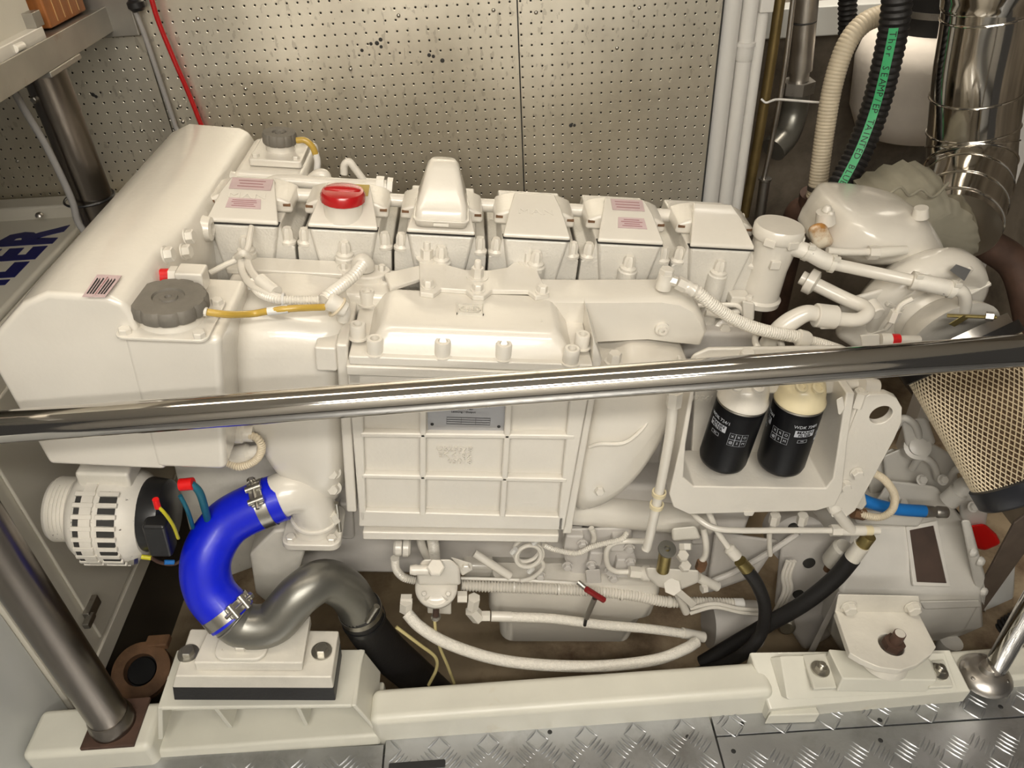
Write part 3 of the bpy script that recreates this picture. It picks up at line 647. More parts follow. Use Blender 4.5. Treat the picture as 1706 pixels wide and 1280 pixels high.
# right duct casting
ro = smooth_poly([L(u, v, y=-.16) for u, v in ((985, 612), (1030, 606), (1060, 594), (1110, 598), (1150, 612), (1122, 660), (1096, 720), (1050, 785), (1000, 826), (955, 836), (945, 790), (965, 700))], 4)
rdt = part(EN, 'air_duct', MB().puff(ro, [(-.052, .70), (-.046, .84), (-.030, .94), (-.01, .99), (.01, 1.0), (.09, 1.0)]), M['paint_smooth'], ang=60)
part(rdt, 'side_flange', MB().prism([L(u, v, y=-.226) for u, v in ((988, 560), (1003, 600), (952, 890), (937, 890), (984, 640))], (0, .16, 0)), M['paint'], .003)
part(rdt, 'weld_rib', MB().tube([L(982, 745, y=-.214), L(1000, 740, y=-.219), L(1040, 738, y=-.219), L(1070, 715, y=-.213), L(1090, 684, y=-.20), L(1112, 672, y=-.18)], .0035, 8), M['paint_smooth'])
bolt(rdt, L(998, 815, y=-.21), (0, -.9, .2), .0085, .010, 'hex', washer=1.4)
bolt(rdt, L(1022, 604, y=-.20), Z_, .0115, .016, 'hex', washer=1.3)
# long cooling pipe under the cooler's right end
part(EN, 'water_pipe', MB().cyl(L(940, 848, y=-.14), L(1180, 868, y=-.14), .030, n=24), M['paint_smooth'])

# ---------------------------------------------------------------- sump, lower crankcase
sp = part(EN, 'oil_sump', MB().loft([rrect((.215, -.085, z), X_, Y_, hx_, .11*k, .03) for z, hx_, k in ((-.872, .128, .84), (-.860, .146, .93), (-.775, .156, .98), (-.765, .176, 1.0), (-.70, .178, 1.04), (-.66, .174, 1.0))]), M['paint_smooth'], ang=40)
part(EN, 'sump_flange', MB().box(-.02, .46, -.15, .20, -.70, -.66), M['paint'], .01, 3)
part(EN, 'crankcase', MB().box(-.36, .56, -.125, .25, -.72, -.45), M['block'], .012, 3)
for x in (-.33, -.25, -.17, -.09, .02, .46): part(EN, 'casting_rib', MB().box(x-.013, x+.013, -.139, -.11, -.60, -.50), M['block'], .006)
part(EN, 'engine_foot', MB().prism([L(u, v, y=-.20) for u, v in ((415, 925), (455, 885), (520, 880), (500, 950), (450, 1010), (425, 990))], (0, .09, 0)), M['paint_old'], .006)
part(EN, 'front_plate', MB().prism([V((x, -.12, z)) for x, z in ((-.56, -.32), (-.30, -.32), (-.28, -.62), (-.50, -.74), (-.56, -.6))], (0, .05, 0)), M['paint_old'], .006)

# ================================================================== header tank
tk = thing('header_tank', 'large white coolant header tank lying across the engine front', 'tank', (-.55, 0, -.27))
prof = [(-.66, -.262), (-.47, -.268), (-.462, -.04), (-.462, .010), (-.472, .030), (-.490, .038), (-.585, .040), (-.62, .022), (-.69, -.05)]
part(tk, 'upper_body', MB().loft([[V((x+(dx if x > -.55 else 0), y, z-(.004 if y < -.25 else 0))) for x, z in prof] for y, dx in ((-.300, -.020), (-.17, -.018), (-.10, -.004), (-.06, 0), (.36, 0))]), M['paint_smooth'], .009, 3)
part(tk, 'front_body', MB().loft([[V((x, y, z)) for x, z in ((-.505, -.266), (-.400, -.268), (-.374, -.022), (-.505, -.022))] for y in (-.3015, -.135)]), M['paint_smooth'], .011, 4)
for y in (-.02, .09, .17): part(tk, 'boss', MB().lathe((-.466, y, .0), X_, [(.022, 0), (.019, .012), (.011, .014), (.011, .006), (.0003, .006)], 20), M['paint'])
rbk = part(tk, 'rear_body', MB().box(-.462, -.335, .16, .345, -.16, .026), M['paint_smooth'], .014, 4)
# front filler cap
def scallop(c, r, z0, z1, lobes, n=72, depth=.05):
    f = lambda k: 1-depth*max(0, math.cos(2*math.pi*k*lobes/n))**4
    return [[c+V((r*q*f(k)*math.cos(2*math.pi*k/n), r*q*f(k)*math.sin(2*math.pi*k/n), z)) for k in range(n)] for q, z in ((.96, z0), (1, z0+.003), (1, z1-.005), (.95, z1))]
def tank_cap(par, c, r, lab):
    part(par, 'filler_neck', MB().lathe(c, Z_, [(r*.86, 0), (r*.84, .010), (r*.80, .028)], 40), M['paint_smooth'])
    m = MB(); m.loft(scallop(c, r, .014, .034, 12)+[[c+V((r*q*math.cos(2*math.pi*k/72), r*q*math.sin(2*math.pi*k/72), z)) for k in range(72)] for q, z in ((.42, .0345), (.40, .031), (.24, .031), (.22, .0335), (.10, .0335), (.08, .030), (.003, .030))])
    part(par, 'filler_cap', m, M['cap_gray'], ang=45, label=lab)
c1 = L(281, 532, z=-.021); c1.x += .006
pl1 = part(tk, 'cap_plate', MB().prism(rrect(c1, X_, Y_, .060, .055, .012), (0, 0, .004)), M['paint'], .001)
tank_cap(tk, c1+Z_*.003, .051, 'worn grey scalloped filler cap')
for dx, dy in ((-.048, -.044), (.048, -.046), (.050, .04)): bolt(tk, c1+V((dx, dy, .004)), Z_, .0085, .008, 'hex')
c2 = V((-.390, .245, .027))
part(tk, 'cap_plate', MB().prism(rrect(c2, X_, Y_, .047, .058, .006), (0, 0, .014)), M['paint'], .003)
tank_cap(tk, c2+Z_*.012, .031, 'small grey filler cap at the far end')
for dx, dy in ((-.036, -.045), (.036, -.046), (.038, .045)): bolt(tk, c2+V((dx, dy, .014)), Z_, .007, .006, 'hex')
tf = lambda s, t: V((-.535+.034*s+.0*t, -.245+.03*s*0+.036*t, .0402))
q0 = [L(u, v, z=.0385) for u, v in ((137, 495), (175, 496), (203, 460), (162, 458))]
dc = part(tk, 'decal', MB().prism(q0, (0, 0, .0007)), M['decal'], label='lilac warning decal')
ik = MB()
for k in range(7):
    if k == 3: continue
    a = .14+.72*k/6; f = lambda s, t: q0[0].lerp(q0[1], s).lerp(q0[3].lerp(q0[2], s), t)+Z_*.0011
    ik.add([f(a-.035, .12), f(a+.035, .12), f(a+.035, .85-.2*random.random()), f(a-.035, .85)], [(0, 1, 2, 3)])
part(tk, 'decal_print', ik, M['ink'], kind='stuff')
part(tk, 'decal_line', MB().add([f(.48, .1), f(.52, .1), f(.52, .9), f(.48, .9)], [(0, 1, 2, 3)]), M['decal_ink'])
# sender with red band at the tank's inner wall
SY = -.185
part(tk, 'sender', MB().cyl(L(240, 460, y=SY), L(262, 461, y=SY), .0125), M['paint'])
part(tk, 'red_band', MB().cyl(L(262, 461, y=SY), L(285, 461, y=SY), .0118), M['red_paint'], label='red banded sender')
part(tk, 'sender_nut', nut_mb(MB(), L(285, 461, y=SY), L(298, 461, y=SY), .015), M['paint'])
a, b = L(298, 462, y=SY), L(345, 468, y=SY)
part(tk, 'sender_plug', MB().box(a.x, b.x, SY-.018, SY+.015, a.z-.016, a.z+.016), M['paint_smooth'], .003)
for u, v in ((310, 395), (275, 425), (305, 420)): bolt(tk, L(u, v, x=-.462), (1, 0, .2), .0105, .010, 'hex', washer=1.2)
bolt(tk, L(382, 306, x=-.462), X_, .008, .02, 'hex')
# ================================================================== helpers for castings
def hull(mb, pts):
    bm = bmesh.new(); [bm.verts.new(p) for p in pts]; r = bmesh.ops.convex_hull(bm, input=bm.verts)
    bmesh.ops.delete(bm, geom=[g for g in r['geom_interior'] if isinstance(g, bmesh.types.BMVert)], context='VERTS')
    bmesh.ops.dissolve_limit(bm, angle_limit=.03, verts=bm.verts, edges=bm.edges)
    bm.verts.index_update(); mb.add([v.co.copy() for v in bm.verts], [tuple(v.index for v in f.verts) for f in bm.faces]); bm.free(); return mb
def plate_hole(mb, outer, c, r, vec):
    """plate with a round hole: outline resampled by angle about the hole"""
    c = V(c); vec = V(vec); n = len(outer); ax = vec.normalized()
    inner = []
    for p in outer:
        d = V(p)-c; d -= ax*d.dot(ax); inner.append(c+d.normalized()*r)
    return mb.loft([[V(p) for p in outer], [V(p)+vec for p in outer], [p+vec for p in inner], inner], False, True)
def dense(P, k=5):
    out = []
    for i in range(len(P)):
        for j in range(k): out.append(V(P[i]).lerp(V(P[(i+1) % len(P)]), j/k))
    return out
def band(mb, c, ax, r, w, t=.0015, n=36):
    ax = V(ax).normalized(); return mb.lathe(V(c)-ax*w/2, ax, [(r, 0), (r+t, 0), (r+t, w), (r, w), (r, 0)], n, False)

# ------------------------------------------------------------------ canister beside head six
ct_, cb_ = L(1299, 378, y=.015), L(1288, 502, y=.015)
cz = cb_.z
th = part(EN, 'coolant_canister', MB().lathe((ct_.x, .015, cz), Z_, [(.040, 0), (.041, .010), (.036, .014), (.035, .07), (.038, .10), (.038, ct_.z-cz-.012)], 32), M['paint'], ang=50)
part(th, 'canister_lid', MB().lathe((ct_.x, .015, ct_.z-.020), Z_, [(.041, 0), (.0435, .003), (.0435, .020), (.041, .024), (.001, .0245)], 40), M['paint_smooth'], ang=50)
for a in (235, 290, 345):
    a = math.radians(a); part(th, 'lid_lug', MB().box(-.011, .011, -.004, .004, -.007, .007) if 0 else MB().prism([V((ct_.x, .015, ct_.z-.022))+V((math.cos(a+s)*.047, math.sin(a+s)*.047, 0)) for s in (-.22, .22)]+[V((ct_.x, .015, ct_.z-.022))+V((math.cos(a+s)*.041, math.sin(a+s)*.041, 0)) for s in (.22, -.22)], (0, 0, .013)), M['paint'], .001)
part(th, 'clip', MB().box(ct_.x-.014, ct_.x+.004, -.028, -.016, ct_.z-.062, ct_.z-.046), M['paint'], .002)
part(EN, 'canister_bracket', MB().box(.43, .465, -.03, .0, cz+.01, cz+.03), M['paint'], .003)
# fuel pipes under the canister
part(EN, 'fuel_pipe', MB().tube([L(1150, 510, y=-.02), L(1215, 508, y=-.03), L(1232, 512, y=-.035), L(1240, 525, y=-.035)], .0045, 10), M['paint'])
part(EN, 'fuel_pipe', MB().tube([L(1175, 522, y=-.03), L(1205, 525, y=-.03), L(1240, 515, y=-.03)], .006, 10), M['paint'])
part(EN, 'injector_block', hull(MB(), [L(u, v, y=y) for u, v in ((1236, 500), (1258, 505), (1256, 535), (1238, 538)) for y in (-.045, -.01)]), M['paint'], .004)
bolt(EN, L(1247, 500, y=-.03), Z_, .006, .009, 'hex')
for u, v in ((1205, 548), (1235, 560)):
    b_ = part(EN, 'flange_ear', MB().lathe(L(u, v, y=-.03), (0, -.9, .4), [(.02, -.02), (.018, .004), (.013, .006)], 20), M['paint'])
    bolt(EN, L(u, v, y=-.035)+V((0, -.004, .002)), (0, -.9, .4), .010, .009, 'hex')

# ------------------------------------------------------------------ white coolant hose line over the turbocharger
pa = [L(1318, 412, y=-.005), L(1345, 420, y=-.02), L(1372, 434, y=-.03), L(1390, 440, y=-.035)]
pb = [L(1388, 440, y=-.035), L(1450, 453, y=-.05), L(1530, 470, y=-.075)]
pc = [L(1518, 467, y=-.072), L(1560, 476, y=-.085), L(1590, 483, y=-.092)]
ch = thing('coolant_line', 'white hose and pipe line from the canister over the turbocharger', 'pipe', pb[1])
part(ch, 'elbow_hose', MB().tube(pa, .0145, 18), M['paint_chipped'])
part(ch, 'pipe', MB().tube(pb, .0105, 18), M['paint_smooth'])
part(ch, 'end_hose', MB().tube(pc, .0145, 18), M['paint_chipped'])
part(ch, 'end_pipe', MB().tube([L(1585, 482, y=-.091), L(1602, 486, y=-.095), L(1608, 500, y=-.095), L(1606, 520, y=-.09)], .0105, 16), M['paint_smooth'])
for (u, v, y), d in (((1345, 420, -.02), pa[2]-pa[1]), ((1386, 439, -.034), pb[1]-pb[0]), ((1522, 468, -.073), pc[1]-pc[0]), ((1585, 482, -.091), pc[1]-pc[0])):
    c = L(u, v, y=y); cl = part(ch, 'hose_clamp', band(MB(), c, d, .0148, .008), M['paint_old'])
    part(cl, 'clamp_screw', MB().box(c.x-.006, c.x+.006, c.y-.014, c.y-.008, c.z+.010, c.z+.018), M['paint_old'], .001)

# ------------------------------------------------------------------ pipe loop below it
pl_ = thing('return_pipe', 'thick white pipe looping back beneath the turbocharger', 'pipe', L(1420, 520, y=-.05))
part(pl_, 'pipe', MB().tube([L(1335, 462, y=.0), L(1365, 477, y=-.02), L(1410, 499, y=-.05), L(1436, 510, y=-.07), L(1445, 522, y=-.09), L(1430, 533, y=-.10), L(1400, 532, y=-.10), L(1370, 527, y=-.10), L(1345, 522, y=-.10), L(1318, 535, y=-.10), L(1296, 553, y=-.10), L(1280, 575, y=-.09)], [.0125+.0045*min(1, max(0, (i-58)/14)) for i in range(89)], 18), M['paint_smooth'])
part(pl_, 'collar', MB().lathe(L(1352, 470, y=-.012), L(1410, 499, y=-.05)-L(1352, 470, y=-.012), [(.014, -.01), (.023, -.008), (.023, .006), (.015, .010)], 24), M['paint'])
c = L(1374, 527, y=-.10)
part(pl_, 'sleeve', MB().lathe(c, L(1400, 530, y=-.10)-c, [(.018, -.018), (.0205, -.016), (.0205, .018), (.018, .020)], 24), M['paint'])
part(pl_, 'sleeve_lug', hull(MB(), [L(u, v, y=y) for u, v in ((1362, 533), (1390, 536), (1392, 548), (1366, 549)) for y in (-.115, -.095)]), M['paint'], .003)

# ------------------------------------------------------------------ braided hose with banjo bolt
bh = thing('braided_hose', 'white braided hose with banjo fitting curving across the manifold', 'hose', L(1200, 520, y=-.12))
p0 = L(1107, 470, y=-.09)
part(bh, 'banjo', MB().lathe(p0, Z_, [(.013, -.012), (.013, .0), (.0125, .001), (.0125, .016)], 20), M['paint'])
bolt(bh, p0+Z_*.016, Z_, .0125, .009, 'hex')
q0_, q1_, q2_, q3_ = L(1112, 465, y=-.092), L(1128, 470, y=-.098), L(1142, 477, y=-.10), L(1162, 487, y=-.105)
part(bh, 'nut', nut_mb(MB(), q0_, q1_, .008), M['paint']); part(bh, 'nut', nut_mb(MB(), q1_, q2_, .0115), M['paint'])
part(bh, 'ferrule', MB().lathe(q2_, q3_-q2_, [(.0105, 0), (.0115, .004), (.010, .010), (.012, .016), (.010, .021), (.0118, .024)], 18), M['paint'])
mat('braid', (.78, .74, .66), .45, bump=1.0, bscale=420, var=.1, vscale=200)
part(bh, 'hose', MB().ribbed([q3_, L(1190, 510, y=-.115), L(1225, 533, y=-.12), L(1270, 550, y=-.125), L(1330, 562, y=-.13)], .0105, .004, .0005, 16), M['braid'])
part(bh, 'end_collar', MB().lathe(L(1328, 562, y=-.13), L(1350, 567, y=-.13)-L(1328, 562, y=-.13), [(.011, 0), (.0145, .002), (.0145, .016), (.012, .022)], 18), M['paint'])
part(bh, 'conduit', MB().ribbed([L(1345, 566, y=-.13), L(1375, 574, y=-.13), L(1410, 588, y=-.13), L(1430, 610, y=-.13)], .0075, .004, .0009, 12), M['paint'])
part(EN, 'pump_casting', hull(MB(), [L(u, v, y=y) for u, v in ((1150, 592), (1180, 578), (1400, 575), (1440, 590), (1430, 640), (1150, 640)) for y in (-.16, -.09)]), M['paint_smooth'], .008, 3)
part(EN, 'ring_flange', MB().torus(L(1280, 572, y=-.12), (.1, -.4, 1), .024, .0055, 28, 10), M['paint'])
bolt(EN, L(1242, 594, y=-.16), (0, -.4, 1), .012, .012, 'hex', washer=1.3)

# ------------------------------------------------------------------ turbocharger
T0 = L(1540, 522, y=.0); TS = L(1596, 584, y=-.10); TE = L(1732, 806, y=-.285); TA = (TE-TS).normalized()
tx, ty, _ = frame_of(TA)
TA2 = (TA+V((-.25, -.2, .35))).normalized()
tb = thing('turbocharger', 'white turbocharger with round ribbed compressor housing above air filter', 'turbocharger', T0)
TC = T0
vol = part(tb, 'compressor_housing', MB().lathe(TC, TA2, [(.05, -.075), (.10, -.065), (.122, -.042), (.126, -.018), (.118, .004), (.108, .010), (.098, .010), (.082, .002), (.068, .004), (.062, .03), (.056, .06)], 56), M['paint_smooth'], ang=50)
ux, uy, _ = frame_of(TA2)
for a in range(0, 360, 40):
    d = ux*math.cos(math.radians(a))+uy*math.sin(math.radians(a)); s_ = d.cross(TA2)*.004
    part(vol, 'rib', MB().prism([TC+d*.072+TA2*.0-s_, TC+d*.072+TA2*.0+s_, TC+d*.118+TA2*.0+s_, TC+d*.118+TA2*.0-s_], TA2*.012), M['paint_smooth'], .002)
part(tb, 'inlet_cone', MB().lathe(TC+TA2*.03, TS-TC-TA2*.03, [(.064, 0), (.074, .012), (.078, .03), (.086, .04), (.090, (TS-TC-TA2*.03).length-.02)], 40), M['paint'], ang=50)
part(tb, 'clamp_band', band(MB(), TS-TA*.012, TA, .0925, .020, .002, 48), M['steel'], ang=50)
cp = L(1612, 538, y=-.15)
m_ = MB().cyl(L(1578, 526, y=-.13), L(1660, 529, y=-.15), .0032, n=10)
part(tb, 'clamp_screw', m_, M['brass']); part(tb, 'clamp_lug', nut_mb(MB(), L(1642, 527, y=-.145), L(1655, 528, y=-.15), .008), M['steel'])
part(tb, 'clamp_lug', hull(MB(), [L(u, v, y=y) for u, v in ((1605, 525), (1618, 528), (1590, 545), (1580, 540)) for y in (-.14, -.13)]), M['brass'], .001)
c = L(1600, 455, y=-.05)
part(tb, 'data_plate', MB().prism([L(u, v, y=-.05) for u, v in ((1582, 450), (1593, 440), (1617, 449), (1606, 468))], TA2*.001), M['plate_metal'])
part(tb, 'v_clamp', MB().tube([L(1476, 548, y=-.10), L(1490, 530, y=-.11), L(1500, 510, y=-.11), L(1520, 498, y=-.11)], .0045, 10), M['paint'])
part(tb, 'v_clamp_nut', nut_mb(MB(), L(1486, 535, y=-.11), L(1493, 518, y=-.11), .009), M['paint'])
part(tb, 'plug_disc', MB().lathe(L(1460, 520, y=-.08), TA2, [(.013, -.02), (.013, .004), (.011, .006)], 20), M['paint'])
part(tb, 'centre_housing', hull(MB(), [L(u, v, y=y) for u, v in ((1400, 500), (1500, 470), (1520, 560), (1440, 590), (1390, 560)) for y in (-.02, .10)]), M['paint'], .012, 3)
# exhaust elbow / turbine side
eo = smooth_poly([L(u, v, y=.10) for u, v in ((1356, 410), (1366, 385), (1382, 360), (1402, 342), (1445, 342), (1500, 348), (1540, 360), (1562, 385), (1570, 422), (1480, 434), (1400, 430))], 4)
ex = part(tb, 'turbine_housing', MB().puff(eo, [(-.080, .15), (-.077, .36), (-.066, .58), (-.048, .76), (-.024, .90), (.004, .975), (.03, 1.0), (.10, .95), (.13, .8)]), M['paint_smooth'], ang=60)
part(ex, 'outlet_boss', MB().cyl(L(1375, 372, y=.07), L(1375, 352, y=.07), .018, .0155), M['paint'])
bolt(ex, L(1377, 352, y=.07), Z_, .009, .012, 'dome')
bolt(ex, L(1384, 357, y=.058), Z_, .006, .006, 'dome')
part(ex, 'outlet_boss', MB().cyl(L(1533, 362, y=.08), L(1535, 346, y=.08), .015, .012), M['paint'])
mat('burnt', (.74, .66, .52), .45, var=.1, vscale=20, dirt=(.42, .20, .05), dscale=16, dlo=.42, dhi=.58)
part(tb, 'manifold_throat', hull(MB(), [L(u, v, y=y) for u, v in ((1343, 378), (1374, 368), (1392, 408), (1356, 418)) for y in (.03, .12)]), M['burnt'], .012, 3, label='heat-browned manifold throat')
part(tb, 'lobe', MB().ell(L(1418, 352, y=.19), (.05, .04, .034), 20, 8), M['paint_smooth'])
part(tb, 'oil_pipe', MB().tube([L(1378, 418, y=.0), L(1410, 420, y=.0), L(1450, 420, y=.0)], .0068, 12), M['paint'])
m_ = nut_mb(MB(), L(1446, 421, y=.0), L(1462, 421, y=.0), .0125); part(tb, 'oil_pipe_nut', m_, M['paint'])
part(tb, 'oil_fitting', MB().cyl(L(1462, 421, y=.0), L(1510, 417, y=.0), .011, .008), M['paint_old'])
# red-banded speed sensor
part(tb, 'sensor_plug', hull(MB(), [L(u, v, y=y) for u, v in ((1432, 558), (1466, 556), (1466, 577), (1436, 578)) for y in (-.17, -.14)]), M['paint'], .003)
part(tb, 'sensor_body', MB().cyl(L(1466, 566, y=-.155), L(1483, 566, y=-.155), .0105), M['paint'])
part(tb, 'red_band', MB().cyl(L(1483, 566, y=-.155), L(1497, 566, y=-.155), .0098), M['red_paint'])
part(tb, 'sensor_tip', MB().cyl(L(1497, 566, y=-.155), L(1530, 566, y=-.145), .007), M['paint'])

# ------------------------------------------------------------------ air filter
af = thing('air_filter', 'cone air filter under gold wire mesh with black end cap', 'filter', TS)
LEN = (TE-TS).length; R0, R1 = .097, .099
part(af, 'pleated_core', MB().loft([[TS+TA*h+(tx*math.cos(2*math.pi*k/160)+ty*math.sin(2*math.pi*k/160))*(r-.004-(.004 if k % 2 else 0)) for k in range(160)] for r, h in ((R0, 0), (R1, LEN))]), M['pleats'], ang=20)
wm = MB(); NH = 66; NS = 40
for sgn in (-1, 1):
    for k in range(NH):
        vs = []; fs = []
        for j in range(NS+1):
            t = j/NS; a = 2*math.pi*k/NH+sgn*t*1.75; r = R0+(R1-R0)*t-.0015
            for da, dr in ((-.013, 0), (0, .0018), (.013, 0)):
                vs.append(TS+TA*(LEN*t)+(tx*math.cos(a+da)+ty*math.sin(a+da))*(r+dr))
            if j: fs += [(3*j-3, 3*j-2, 3*j+1, 3*j), (3*j-2, 3*j-1, 3*j+2, 3*j+1)]
        wm.add(vs, fs)
part(af, 'wire_mesh', wm, M['mesh_wire'], kind='stuff', label='gold expanded wire mesh')
part(af, 'top_rim', MB().lathe(TS-TA*.004, TA, [(.085, 0), (.1035, .0), (.1035, .020), (.098, .022)], 56), M['rubber'], ang=50)
ecap = part(af, 'end_cap', MB().lathe(TE-TA*.030, TA, [(.098, 0), (.1035, .003), (.1035, .034), (.097, .040), (.088, .0395), (.001, .038)], 56), M['cap_black'], ang=50)
e = MB(); n_ = TA; lx = (X_-TA*X_.dot(TA)).normalized(); ly = n_.cross(lx)
c_ = TE+TA*.0085-lx*.035-ly*.006
e.torus(c_, TA, .0075, .0016, 20, 6, 0, 360); put_text(e, 'R', .018, c_+lx*.014, lx, ly, .001)
part(ecap, 'badge', e, M['print_gray'], kind='stuff', label='pale round badge')

# ------------------------------------------------------------------ filter bracket tray, lifting eye
yt = -.262
U = [(1151, 648), (1133, 745), (1115, 824), (1122, 846), (1148, 858), (1360, 852), (1392, 843), (1404, 818), (1412, 740), (1425, 655), (1410, 655), (1396, 745), (1388, 798), (1376, 814), (1156, 811), (1139, 796), (1143, 740), (1158, 650)]
fb = thing('filter_bracket', 'white tray-shaped bracket holding two black fuel filters', 'bracket', L(1260, 850, y=-.2))
part(fb, 'tray_rim', MB().prism([L(u, v, y=yt) for u, v in U], (0, .095, 0)), M['paint'], .003)
part(fb, 'back_plate', MB().prism([L(u, v, y=-.170) for u, v in ((1160, 600), (1440, 600), (1425, 800), (1150, 800))], (0, .012, 0)), M['paint'], .003)
e = MB(); put_text(e, '51 12541', .016, L(1160, 664, y=-.1702), X_, Z_, .0012); part(fb, 'cast_number', e, M['paint'], kind='stuff')
part(fb, 'front_tab', hull(MB(), [L(u, v, y=y) for u, v in ((1238, 852), (1258, 852), (1254, 860), (1240, 860)) for y in (-.264, -.25)]), M['paint'], .002)
part(fb, 'mid_rib', MB().prism([L(u, v, y=-.2) for u, v in ((1250, 700), (1258, 700), (1244, 782), (1236, 782))], (0, .03, 0)), M['paint'])
ear = dense([L(u, v, y=-.245) for u, v in ((1437, 664), (1450, 658), (1478, 657), (1494, 664), (1503, 680), (1502, 704), (1490, 732), (1450, 806), (1424, 852), (1404, 866), (1386, 862), (1380, 845), (1390, 800), (1405, 745), (1422, 700))], 3)
le = part(fb, 'lifting_eye', plate_hole(MB(), ear, L(1468, 692, y=-.245), .0185, (0, .014, 0)), M['paint'], .0015)
for u, v in ((1427, 787), (1407, 808)): bolt(le, L(u, v, y=-.246), -Y_, .0095, .009, 'hex', washer=1.25)
part(fb, 'clip_plate', hull(MB(), [L(u, v, y=y) for u, v in ((1393, 666), (1404, 660), (1408, 680), (1400, 692), (1396, 690)) for y in (-.27, -.25)]), M['paint'], .002)

# filter heads and two spin-on filters
fA = (L(1246, 640, y=-.225), L(1201, 770, y=-.225)); fB = (L(1340, 640, y=-.225), L(1298, 775, y=-.225))
fh = thing('fuel_filter_manifold', 'white and yellowed twin filter head with bleed screws', 'filter head', L(1300, 650, y=-.22))
part(fh, 'bridge', hull(MB(), [L(u, v, y=y) for u, v in ((1190, 632), (1400, 632), (1440, 640), (1440, 652), (1380, 656), (1195, 656)) for y in (-.215, -.18)]), M['paint'], .004)
FR = .0405
def filter_can(top, bot, mt, lab, a_list):
    ax = (bot-top).normalized(); ln = (bot-top).length; x, y, d = frame_of(ax)
    part(fh, 'head_bowl', MB().lathe(top, ax, [(.020, -.012), (.032, -.006), (.036, .006), (.0385, .022), (.0415, .026), (.0415, .031)], 40), M[mt], ang=50)
    t = thing('fuel_filter', lab, 'filter', bot, group='spin-on fuel filters')
    part(t, 'canister', MB().lathe(top, ax, [(.0375, .030), (.0405, .036), (FR, .045), (FR, ln-.016), (FR-.002, ln-.008), (FR-.009, ln-.001), (.025, ln), (.001, ln-.001)], 48), M['filter_black'], ang=50)
    part(t, 'seal_ring', MB().torus(top+ax*.034, ax, .0392, .0022, 48, 8), M['zinc'])
    pr = MB(); toC = (EMI @ CAM-top); toC -= ax*toC.dot(ax); toC.normalize(); sd = (-ax).cross(toC)  # sd: to the right as seen
    def wrapper(a0, h0):
        return lambda X, Y, Z: top+ax*(h0-Y)+(toC*math.cos(a0+X/FR)+sd*math.sin(a0+X/FR))*(FR+.0002+Z)
    def box_(a0, h0, w, h, lw=.0006):
        wv = wrapper(a0, h0)
        for (x0, x1, y0, y1) in ((-w, w, h-lw, h), (-w, w, -h, -h+lw), (-w, -w+lw, -h, h), (w-lw, w, -h, h)):
            k = 6; pr.add([wv(x0+(x1-x0)*i/k, yy, .0003) for yy in (y0, y1) for i in range(k+1)], [(i, i+1, k+2+i, k+1+i) for i in range(k)])
    def fill_(a0, h0, w, h):
        wv = wrapper(a0, h0); k = 6; pr.add([wv(-w+2*w*i/k, yy, .0003) for yy in (-h, h) for i in range(k+1)], [(i, i+1, k+2+i, k+1+i) for i in range(k)])
    blk = MB()
    for a0 in a_list:
        put_text(pr, 'WDK 724/1', .0082, top, X_, Z_, .0003, wrap=wrapper(a0, .058))
        fill_(a0, .0715, .0165, .0065)
        for s_, h0 in (('MANN', .0685), ('FILTER', .0748)): put_text(blk, s_, .0072, top, X_, Z_, .0003, wrap=lambda X, Y, Z, w=wrapper(a0, h0): w(X, Y, Z+.0005), offset=.02, sx=1.25 if s_ == 'MANN' else 1.0)
        box_(a0-.02, .087, .008, .0032); put_text(pr, 'HU', .004, top, X_, Z_, .0003, wrap=wrapper(a0-.02, .087))
        for i in range(3):
            for j in range(2):
                aa = a0+.72+i*.25; hh = .079+j*.0125; box_(aa, hh, .005, .0062, .0004)
                put_text(pr, ('X', '%', 'O', '@', 'S', 'M')[i+3*j], .0065, top, X_, Z_, .0003, wrap=wrapper(aa, hh))
    part(t, 'print', pr, M['print_gray'], kind='stuff', label='grey printed lettering and symbols'); part(t, 'print_ink', blk, M['filter_black'], kind='stuff')
    return t
filter_can(*fA, 'paint', 'left black spin-on fuel filter with pictogram print facing front', [-.62])
filter_can(*fB, 'paint_yellow', 'right black spin-on fuel filter below the yellowed head', [.62, -1.3])
for u, v, mt in ((1334, 646, 'paint_yellow'), (1362, 648, 'paint_yellow'), (1227, 644, 'paint'), (1262, 646, 'paint')):
    bolt(fh, L(u, v, y=-.252), (0, -.5, 1), .010, .006, 'socket', M[mt], name='bleed_screw')
part(fh, 'outlet_pipe', MB().cyl(L(1390, 640, y=-.21), L(1440, 642, y=-.21), .010, n=14), M['paint'])
part(fh, 'banjo', MB().cyl(L(1436, 642, y=-.225), L(1460, 645, y=-.225), .013, n=18), M['paint'])
bolt(fh, L(1458, 645, y=-.225), X_, .008, .006, 'star')
part(fh, 'down_pipe', MB().tube([L(1438, 650, y=-.235), L(1432, 668, y=-.235), L(1405, 730, y=-.235), L(1392, 780, y=-.22)], .007, 12), M['paint'])
part(fh, 'pipe_nut', nut_mb(MB(), L(1436, 652, y=-.236), L(1428, 676, y=-.236), .0115), M['paint'])

# long sloping pipe left of the tray
sl = thing('dip_tube', 'thin sloping white tube with yellowed clips left of the filters', 'pipe', L(1090, 830, y=-.24))
part(sl, 'tube', MB().tube([L(1122, 650, y=-.25), L(1118, 710, y=-.25), L(1108, 770, y=-.25), L(1096, 830, y=-.25), L(1080, 905, y=-.25), L(1076, 915, y=-.25)], .0085, 14), M['paint_smooth'])
part(sl, 'nut', nut_mb(MB(), L(1125, 652, y=-.25), L(1122, 676, y=-.25), .0125), M['paint'])
for u, v in ((1098, 822), (1094, 842)): part(sl, 'clip', band(MB(), L(u, v, y=-.25), L(1080, 905, y=-.25)-L(1098, 822, y=-.25), .0095, .008, .003, 20), M['paint_yellow'])
